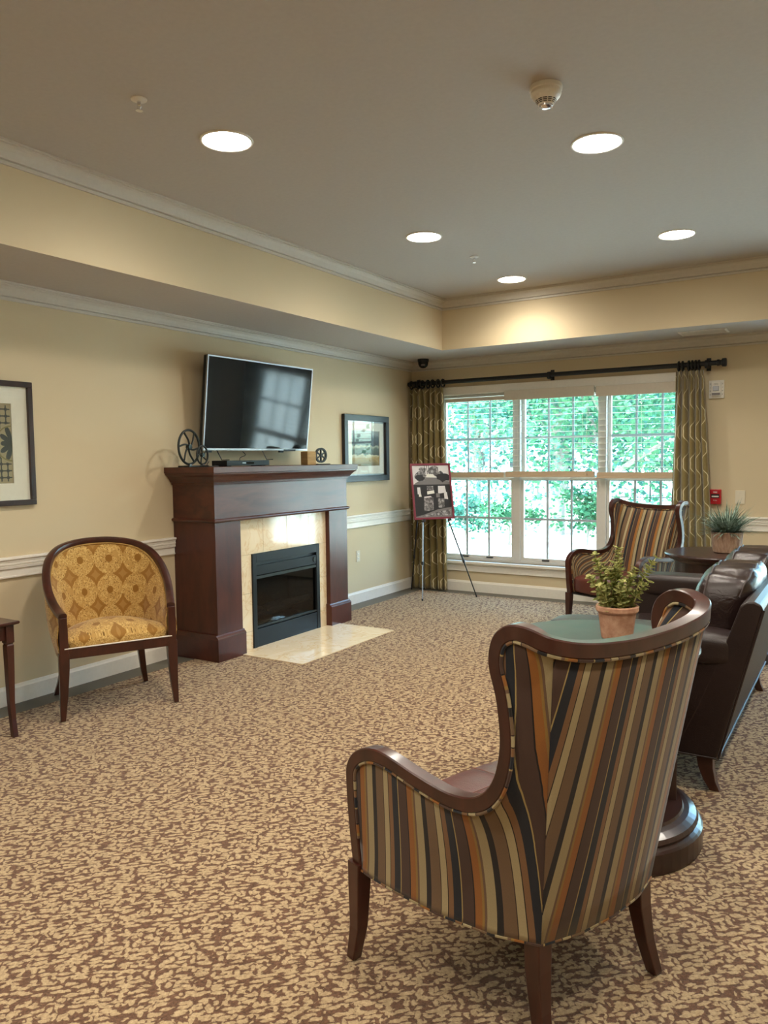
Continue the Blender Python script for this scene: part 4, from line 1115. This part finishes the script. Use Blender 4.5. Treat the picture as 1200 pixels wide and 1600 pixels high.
# ------------------------------------------------------------------ round drum tables
def drum_table(label, x, y):
    t = thing('round_table', label, 'table', (x, y, .004), 0, 'dark round pedestal tables beside the sofa')
    obj('table_top', MB().lathe([(.325, .722), (.355, .725), (.365, .735), (.373, .740), (.384, .748), (.386, .758), (.382, .766), (.374, .770), (.0005, .770)], 56), 'tablewood', t, smooth=False)
    obj('drum', MB().lathe([(.318, .50), (.325, .505), (.325, .515), (.313, .520), (.311, .700), (.322, .710), (.328, .724)], 56), 'tablewood', t)
    obj('column', MB().lathe([(.15, .20), (.15, .22), (.13, .24), (.115, .27), (.12, .33), (.14, .40), (.15, .46), (.14, .52), (.17, .55), (.20, .565)], 36), 'tablewood', t, smooth=True)
    for k in range(8):
        a = 2*math.pi*k/8; c = Vector((.145*math.cos(a), .145*math.sin(a), .40))
        obj('carved_scroll', MB().tube([c+Vector((-math.sin(a)*.02*math.cos(s*5)*(1-s*.6), math.cos(a)*.02*math.cos(s*5)*(1-s*.6), .09*(s-.5))) for s in [j/12 for j in range(13)]], .007, 6), 'tablewood', t, smooth=True)
    for k in range(4):
        a = math.radians(20+90*k); c = Vector((.275*math.cos(a), .275*math.sin(a), .355)); e = Vector((math.cos(a), math.sin(a), 0)); f_ = Vector((-e.y, e.x, 0))
        obj('post', MB().obox(c, e*.028, f_*.028, Vector((0, 0, .212))), 'tablewood', t, bevel=.004)
    obj('collar', MB().lathe([(.20, .148), (.215, .152), (.215, .175), (.20, .185), (.175, .20), (.15, .205)], 40), 'tablewood', t, smooth=False)
    obj('base', MB().lathe([(.395, .0), (.400, .006), (.400, .078), (.392, .086), (.380, .094), (.384, .104), (.376, .118), (.350, .130), (.330, .136), (.325, .146), (.20, .150)], 56), 'tablewood', t)
    return t
NT, FT = (3.615, -4.83), (3.585, -1.64)
drum_table('dark round pedestal table holding the leafy succulent pot, behind the near striped chair', *NT)
drum_table('dark round drum table holding the spiky grass plant, by the far striped chair', *FT)

# ------------------------------------------------------------------ plants
def pot_plant_succulent(x, y, z):
    t = thing('potted_succulent', 'terracotta pot of bushy yellow-green round-leaved succulent on the near round table', 'plant', (x, y, z))
    obj('pot', MB().lathe([(.056, 0), (.060, .004), (.073, .104), (.079, .108), (.083, .115), (.083, .130), (.080, .134), (.074, .134), (.070, .118), (.001, .116)], 36), 'terra', t, smooth=False)
    obj('soil', MB().lathe([(.070, .116), (.050, .122), (.001, .124)], 24), 'soil', t)
    rnd = random.Random(11)
    spec = [(-.045, .02, -.10, .02, .27), (-.06, -.01, -.14, -.02, .17), (-.02, -.03, -.05, -.03, .20), (.0, .01, .01, .02, .30), (.03, -.03, .05, -.04, .18), (.05, .01, .19, .03, .25), (.045, .03, .10, .05, .19), (-.03, .045, -.05, .06, .22), (.02, .04, .03, .07, .22),
            (-.05, -.04, -.10, -.07, .13), (.0, -.05, .0, -.09, .15), (.06, -.02, .13, -.05, .14), (.0, -.02, -.02, -.02, .23)]
    cr = Vector((.848, .53, 0)); cf = Vector((-.53, .848, 0))
    for (a, b, c, d, h) in spec:
        p0 = cr*a*.8+cf*b*.8+Vector((0, 0, .118)); p1 = cr*c*.85+cf*d*.85+Vector((0, 0, .118+h*.8))
        pm = (p0+p1)/2+(p1-p0).cross(Vector((0, 0, 1)))*.1+Vector((0, 0, .02)); path = catmull([p0, pm, p1], 8)
        mb = MB(); mb.tube(path, .0035, 5, False, .002)
        nl = max(7, int(h/.017))
        for k in range(nl):
            s = .1+.9*k/(nl-1); q = path[min(len(path)-1, int(s*(len(path)-1)))]
            ax = (p1-p0).normalized()
            for side in (0, 1, 2):
                ang = k*1.57+side*2.094+rnd.uniform(-.35, .35)
                e1 = ax.orthogonal().normalized(); e2 = ax.cross(e1)
                dr = (e1*math.cos(ang)+e2*math.sin(ang)+ax*rnd.uniform(.2, .75)).normalized()
                l = rnd.uniform(.030, .042)*(1-.35*s); w = l*.40; sd = dr.cross(ax).normalized(); up = sd.cross(dr).normalized()
                pts = [q, q+dr*l*.35+sd*w+up*.002, q+dr*l*.75+sd*w*.85, q+dr*l-up*.002, q+dr*l*.75-sd*w*.85, q+dr*l*.35-sd*w+up*.002, q+dr*l*.55-up*.003]
                i = len(mb.v)
                for p in pts: mb.vert(p)
                for a_, b_ in ((0, 1), (1, 2), (2, 3), (3, 4), (4, 5), (5, 0)): mb.face((i+a_, i+b_, i+6))
        obj('leafy_sprig', mb, 'leaf', t, recalc=False)
pot_plant_succulent(3.678, -4.775, .775)
def pot_grass(x, y, z):
    t = thing('potted_grass', 'streaked clay pot of spiky grey-green grass on the far round table', 'plant', (x, y, z))
    obj('pot', MB().lathe([(.088, 0), (.094, .004), (.104, .06), (.112, .145), (.114, .152), (.106, .154), (.100, .14), (.001, .135)], 32), 'terrawood', t, smooth=False)
    obj('soil', MB().lathe([(.100, .134), (.05, .15), (.001, .155)], 20), 'soil', t)
    rnd = random.Random(5); mb = MB()
    for k in range(330):
        a = rnd.uniform(0, 2*math.pi); el = rnd.betavariate(1.3, 1.5)*1.35; l = rnd.uniform(.16, .285)*(1.0 if el > .35 else .9)
        r0 = rnd.uniform(0, .06); d = Vector((math.cos(a), math.sin(a), 0)); sd = Vector((-d.y, d.x, 0)); w = rnd.uniform(.004, .0075)
        p = d*r0+Vector((0, 0, .145)); ring = []
        for j in range(5):
            s = j/4; e = el-.75*s*s*(1-el*.45); ring.append((p.copy(), w*(1-s**2)+.0004)); p = p+(d*math.cos(e)+Vector((0, 0, 1))*math.sin(e))*l/4
        i = len(mb.v)
        for q, ww in ring: mb.vert(q-sd*ww); mb.vert(q+sd*ww)
        for j in range(4): mb.face((i+2*j, i+2*j+1, i+2*j+3, i+2*j+2))
    tag(obj('grass_blades', mb, 'grassblade', t, recalc=False), kind='stuff')
pot_grass(3.635, -1.62, .775)

# ------------------------------------------------------------------ leather sofa
so = thing('leather_sofa', 'dark brown leather sofa with puffy back cushions, seen from behind at the right', 'sofa', (3.62, -3.35, .004))
P = lambda n, mb, mat='leather', par=so, **k: obj(n, mb, mat, par, world=True, **k)
YA, YB = -4.285, -2.425
for a, b in ((YA, YA+.20), (YB-.20, YB)):
    P('side_panel', MB().prism([(3.245, .172), (3.982, .172), (4.075, .60), (3.215, .60)], 'y', a, b), 'leatherflat', bevel=.01)
    sidew = a-.018 if a == YA else a-.0; 
    P('arm', rounded_block(MB(), 3.19, 4.075, a-(.02 if a == YA else .02), b+.02, .575, .722, 10, 5), 'leatherflat', smooth=True)
    P('bottom_piping', MB().tube([(3.245, a-.002 if a == YA else b+.002, .172), (3.984, a-.002 if a == YA else b+.002, .172)], .005, 6), 'leatherflat', smooth=True)
bk = P('back_frame', MB().prism([(3.80, .172), (3.984, .172), (4.155, .845), (4.148, .866), (4.120, .880), (4.090, .876), (4.066, .856), (4.00, .66), (3.90, .40)], 'y', YA-.002, YB+.002), 'leatherflat', bevel=.008)
P('piping', MB().tube([(3.990, YA, .174), (4.158, YA-.002, .846)], .005, 6), 'leatherflat', bk, smooth=True)
P('piping', MB().tube([(3.990, YA, .174), (3.990, YB, .174)], .005, 6), 'leatherflat', bk, smooth=True)
P('seat_base', MB().box(3.25, 3.86, YA+.2, YB-.2, .172, .33), 'leatherflat', bevel=.01)
ym = (YA+YB)/2
def leanfn(w, q):
    # lean back with height, sag and pucker
    w.x += (w.z-.45)*.26
    w.z += .012*math.sin(w.y*23)*(1 if q.z > 0 else 0)
    return w
for a, b in ((YA+.195, ym-.004), (ym+.004, YB-.195)):
    P('seat_cushion', rounded_block(MB(), 3.19, 3.86, a, b, .325, .475, 10, 6, .02), 'leather', smooth=True)
    def cfn(w, q, a=a, b=b):
        w.x += (w.z-.46)*.24
        e = 1-abs(q.y)**4; w.x += .02*q.x*e
        w.z += (.02*math.sin((w.y-a)/(b-a)*math.pi)+.008*math.sin(w.y*37+w.x*11))*(1 if q.z > .3 else 0)
        return w
    cu = P('back_cushion', rounded_block(MB(), 3.745, 3.985, a+.004, b-.004, .46, .945, 16, 4.6, fn=cfn), 'leather', smooth=True)
    for qx in (-.62, .62):
        # seams along the top of the cushion
        pts = []
        for k in range(25):
            qy = -.95+1.9*k/24; e = 4.6; m = None
            qz = (max(0, 1-abs(qx)**e-abs(qy)**e))**(1/e)
            w = Vector((3.865+qx*.12, (a+b)/2+qy*(b-a-.008)/2, .7025+qz*.2425)); w = cfn(w, Vector((qx, qy, qz))); pts.append(w+Vector((0, 0, .001)))
        P('cushion_seam', MB().tube(pts, .0045, 6), 'seam', cu, smooth=True)
for x, s in ((3.30, -1), (3.925, 1)):
    for y in (YA+.065, YB-.075):
        P('leg', MB().sq_sweep([(x, y, .175), (x+s*.006, y, .11), (x+s*.022, y, .05), (x+s*.045, y, .005)], [(.036, .03), (.031, .028), (.025, .024), (.020, .020)]), 'chairwood', bevel=.003)

# ------------------------------------------------------------------ easel and mounted photograph
APX = Vector((.405, -.47, 1.58)); F1, F2, F3 = Vector((.572, -.815, .008)), Vector((.98, -.343, .008)), Vector((.10, -.225, .008))
ea = thing('display_easel', 'silver and black tripod easel standing in front of the left curtain', 'easel', (.55, -.46, .004))
P = lambda n, mb, mat, par=ea, **k: obj(n, mb, mat, par, world=True, **k)
def on(f, z): return f+(APX-f)*((z-f.z)/(APX.z-f.z))
fwdn = Vector((.757, -.654, 0))
for f, mt in ((F1, 'silver'), (F2, 'iron'), (F3, 'black')):
    l = P('leg', MB().tube([f, on(f, .40)], .0065, 8), mt); 
    P('leg_tube', MB().tube([on(f, .385), on(f, 1.42)], .009, 8), mt if mt != 'silver' else 'silver', l)
    P('clamp', MB().tube([on(f, .375), on(f, .41)], .0135, 10), 'black', l); P('foot_tip', MB().tube([f, f+(APX-f)*.012], .0095, 8), 'black', l)
P('head', rounded_block(MB(), APX.x-.045, APX.x+.035, APX.y-.035, APX.y+.045, 1.375, 1.435, 5, 5), 'black', smooth=True)
b0 = [Vector((.416, -.715, .846)), Vector((.716, -.358, .846)), Vector((.598, -.301, 1.443)), Vector((.298, -.649, 1.443))]
bx = (b0[1]-b0[0]).normalized(); bw = (b0[1]-b0[0]).length; bu = ((b0[3]+b0[2])-(b0[0]+b0[1])).normalized(); bu = (bu-bx*bu.dot(bx)).normalized(); bh = .612
bn = bx.cross(bu).normalized(); bn = bn if bn.y < 0 else -bn
BO = b0[0]+bn*.016
for f in (F1, F2):
    q = on(f, .835); P('rest', MB().obox(q+bn*.022-Vector((0, 0, .008)), bx*.016, bn*.030, bu*.006), 'black'); P('rest_lip', MB().obox(q+bn*.052, bx*.012, bn*.003, bu*.014), 'black')
pb = thing('mounted_photograph', 'maroon framed black and white photograph board propped on the easel', 'picture', BO)
P = lambda n, mb, mat, par=pb, **k: obj(n, mb, mat, par, world=True, **k)
def bpnt(a, b, d): return BO+bx*a+bu*b+bn*d
def bbox(a0, a1, b0_, b1, d0, d1): return MB().obox(bpnt((a0+a1)/2, (b0_+b1)/2, (d0+d1)/2), bx*((a1-a0)/2), bu*((b1-b0_)/2), bn*((d1-d0)/2))
fw_ = .022
for a in ((0, bw, 0, fw_), (0, bw, bh-fw_, bh), (0, fw_, fw_, bh-fw_), (bw-fw_, bw, fw_, bh-fw_)): P('frame', bbox(*a, 0, .02), 'darkred', bevel=.002)
def photo_mat():
    m, nt, b = new_mat('photo_grain'); setp(b, rough=.35)
    n = noise(nt, coords(nt), 34, 5, .7); c = ramp(nt, n.outputs['Fac'], [(.35, srgb('#262424')), (.5, srgb('#6f6a69')), (.66, srgb('#bdb7b5'))]); L(nt, c, b.inputs['Base Color']); return m
M['photo'] = photo_mat()
iw, ih = bw-2*fw_, bh-2*fw_
ph_ = P('photograph', bbox(fw_, bw-fw_, fw_, bh-fw_, .006, .009), 'ink')
def shape(pts, mat, d=.0094):
    mb = MB(); i = len(mb.v); n = len(pts)
    for dd in (d-.0003, d):
        for a, b in pts: mb.vert(bpnt(fw_+a*iw, fw_+b*ih, dd))
    mb.face(list(range(n))); mb.face(list(range(n, 2*n))[::-1])
    for k in range(n): mb.face((k, n+k, n+(k+1) % n, (k+1) % n))
    P('photo_print', mb, mat, ph_)
shape([(0, .63), (1, .63), (1, 1), (0, 1)], 'paper')
shape([(0, .63), (1, .63), (1, .68), (.66, .76), (.34, .77), (.08, .67)], 'greyink', .0097)
shape([(.36, .775), (.64, .77), (.56, .83), (.40, .835)], 'matboard', .0100)
rnd = random.Random(2)
for cx_, cy_2, rx, ry, mt in ((.22, .80, .16, .10, 'photo'), (.60, .88, .16, .10, 'photo'), (.85, .77, .20, .09, 'ink'), (.75, .82, .12, .07, 'photo'), (.20, .76, .12, .07, 'ink'), (.30, .92, .10, .06, 'photo')):
    pts = [(min(1, max(0, cx_+rx*math.cos(2*math.pi*k/14)*rnd.uniform(.75, 1.2))), min(1, max(.64, cy_2+ry*math.sin(2*math.pi*k/14)*rnd.uniform(.7, 1.2)))) for k in range(14)]
    shape(pts, mt, .0098+rnd.uniform(0, .0003))
for a in (.34, .40, .45): shape([(a, .83), (a+.015, .83), (a-.02+.03, 1), (a-.035+.03, 1)], 'ink', .0103)
for pts, mt in (([(.10, .45), (.19, .44), (.18, .58), (.10, .58)], 'paper'), ([(.13, .40), (.20, .40), (.19, .46), (.13, .46)], 'matboard'), ([(.36, .44), (.56, .46), (.55, .52), (.36, .50)], 'matboard'), ([(.36, .52), (.54, .53), (.54, .60), (.36, .60)], 'photo'),
                ([(.66, .45), (.88, .47), (.86, .60), (.67, .60)], 'paper'), ([(.70, .52), (.82, .53), (.80, .59), (.70, .58)], 'photo'), ([(.24, .12), (.50, .14), (.52, .38), (.26, .38)], 'photo'), ([(.64, .18), (.80, .18), (.82, .36), (.64, .36)], 'photo'), ([(.60, .38), (.70, .38), (.70, .46), (.60, .46)], 'greyink'),
                ([(.82, .35), (.92, .34), (.90, .48), (.82, .46)], 'paper'), ([(0, 0), (1, 0), (1, .19), (.62, .15), (.2, .05), (0, .02)], 'greyink'), ([(.1, .02), (.95, .03), (.98, .15), (.6, .10)], 'photo'), ([(.27, .37), (.48, .39), (.44, .41), (.27, .40)], 'paper')):
    shape(pts, mt, .0096+rnd.uniform(0, .0006))

#==SECTION OUTSIDE==
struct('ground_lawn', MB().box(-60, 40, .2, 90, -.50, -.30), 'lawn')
struct('ground_path', MB().box(-60, 40, 24, 30, -.30, -.27), 'path')

def tree(name, label, x, y, h, r, n, seed, trunk_r, crown0, mat='treeleaf', lean=(0, 0), rz=None, leaf=.09, group='trees outside the window', cat='tree', nb=9):
    rnd = random.Random(seed); z0 = -.30
    t = thing(name, label, cat, (x, y, z0), 0, group)
    top = Vector((lean[0], lean[1], h*.92))
    tp = catmull([(0, 0, 0), (lean[0]*.2+.03, lean[1]*.2, h*.35), (lean[0]*.6-.02, lean[1]*.6, h*.65), top], 6)
    obj('trunk', MB().tube(tp, trunk_r, 9, False, trunk_r*.25), 'bark', t, smooth=True)
    tips = []
    rz = rz or (h-crown0)/2
    c0 = Vector((lean[0]*.6, lean[1]*.6, crown0+rz))
    for k in range(nb):
        s = .25+.65*k/nb; q = tp[int(s*(len(tp)-1))]
        a = k*2.4+rnd.uniform(-.4, .4); e = Vector((math.cos(a)*r*rnd.uniform(.6, .95), math.sin(a)*r*rnd.uniform(.6, .95), rnd.uniform(.1, .9)*rz))+q
        if e.z < crown0*.8: e.z = crown0+rnd.uniform(0, .4)
        path = catmull([q, q+(e-q)*.5+Vector((0, 0, .15)), e], 5)
        obj('branch', MB().tube(path, trunk_r*.42, 6, False, trunk_r*.10), 'bark', t, smooth=True); tips += path[3:]
    mb = MB()
    cl = [Vector((rnd.gauss(0, .45)*r, rnd.gauss(0, .45)*r, rnd.gauss(0, .45)*rz))+c0 for _ in range(max(8, n//70))]+tips
    for k in range(n):
        c = rnd.choice(cl); sp = r*.20
        p = c+Vector((rnd.gauss(0, sp), rnd.gauss(0, sp), rnd.gauss(0, sp*.55)))
        a = rnd.uniform(0, 6.28); d = Vector((math.cos(a), math.sin(a), rnd.uniform(-.7, .4))).normalized(); s_ = d.orthogonal().normalized()
        s_ = (s_*math.cos(a*3)+d.cross(s_)*math.sin(a*3)); l = leaf*rnd.uniform(.7, 1.3); w = l*.42
        i = len(mb.v)
        for q in (p, p+d*l*.5+s_*w, p+d*l, p+d*l*.5-s_*w): mb.vert(q)
        mb.face((i, i+1, i+2, i+3))
    tag(obj('foliage', mb, mat, t, recalc=False), kind='stuff')
tree('leafy_tree', 'slim grey-trunked leafy tree close outside the right window unit', .92, 4.6, 6.0, 2.1, 15000, 1, .12, .9, lean=(-.15, .2), leaf=.085)
tree('leafy_tree', 'broad leafy tree spreading across the middle window unit', -1.6, 9.5, 8.0, 3.2, 26000, 2, .20, 1.3, 'treeleaf2', leaf=.125)
tree('leafy_tree', 'pale leafy tree seen through the upper left window unit', -6.3, 15, 9.0, 3.3, 20000, 3, .24, 2.0, 'treeleaf', leaf=.15)
tree('leafy_tree', 'distant leafy tree behind the middle unit with a dark trunk', -7.6, 27, 12.0, 5.2, 20000, 4, .42, 4.0, 'treeleaf2', leaf=.24)
tree('leafy_tree', 'tall distant leafy tree behind the right window unit', -1.0, 22, 12.0, 5.0, 24000, 5, .35, 1.6, 'treeleaf', leaf=.24)
def shrub(label, x, y, h, r, n, seed, mat='treeleaf'):
    tree('garden_shrub', label, x, y, h, r, n, seed, .03, .10, mat, rz=h*.48, leaf=.09, group='shrubs outside the window', cat='shrub', nb=6)
shrub('rounded green shrub on the lawn behind the far striped chair', -.30, 7.6, 1.05, .62, 1500, 21)
shrub('low leafy shrub outside the left window unit near the easel', -4.4, 7.2, 1.0, .65, 900, 22)
shrub('small leafy shrub outside low in the left window unit', -3.05, 7.6, .85, .5, 700, 23, 'treeleaf2')
shrub('leafy shrub outside low in the middle window unit', -1.75, 7.0, .9, .62, 1000, 24)
fe = thing('metal_fence', 'thin dark picket fence crossing the far lawn', 'fence', (-6, 23, -.3))
P = lambda n, mb, mat, par=fe, **k: obj(n, mb, mat, par, world=True, **k)
for z in (-.12, .62): P('rail', MB().box(-14, 2, 22.98, 23.02, z, z+.035), 'iron')
for k in range(8): P('post', MB().box(-14+k*2.28-.03, -14+k*2.28+.03, 22.97, 23.03, -.3, .80), 'iron')
pk = MB()
for k in range(133): pk.box(-14+k*.12-.008, -14+k*.12+.008, 22.99, 23.01, -.25, .72)
tag(P('pickets', pk, 'iron'), kind='stuff')
ho = thing('distant_house', 'blue-grey house far behind the fence', 'house', (-15, 46, -.3))
P = lambda n, mb, mat, par=ho, **k: obj(n, mb, mat, par, world=True, **k)
P('wall', MB().box(-22, -11, 44, 52, -.3, 3.0), 'siding')
P('roof', MB().prism([(-22.6, 2.95), (-10.4, 2.95), (-16.5, 6.2)], 'y', 43.5, 52.5), 'roofm')
for x in (-20.3, -17.3, -13.8):
    w_ = P('window', MB().box(x, x+1.3, 43.94, 44.0, .7, 2.1), 'vinylw'); P('pane', MB().box(x+.1, x+1.2, 43.90, 43.94, .8, 2.0), 'screen', w_)
P('door', MB().box(-15.6, -14.6, 43.94, 44.0, -.25, 1.9), 'vinylw')
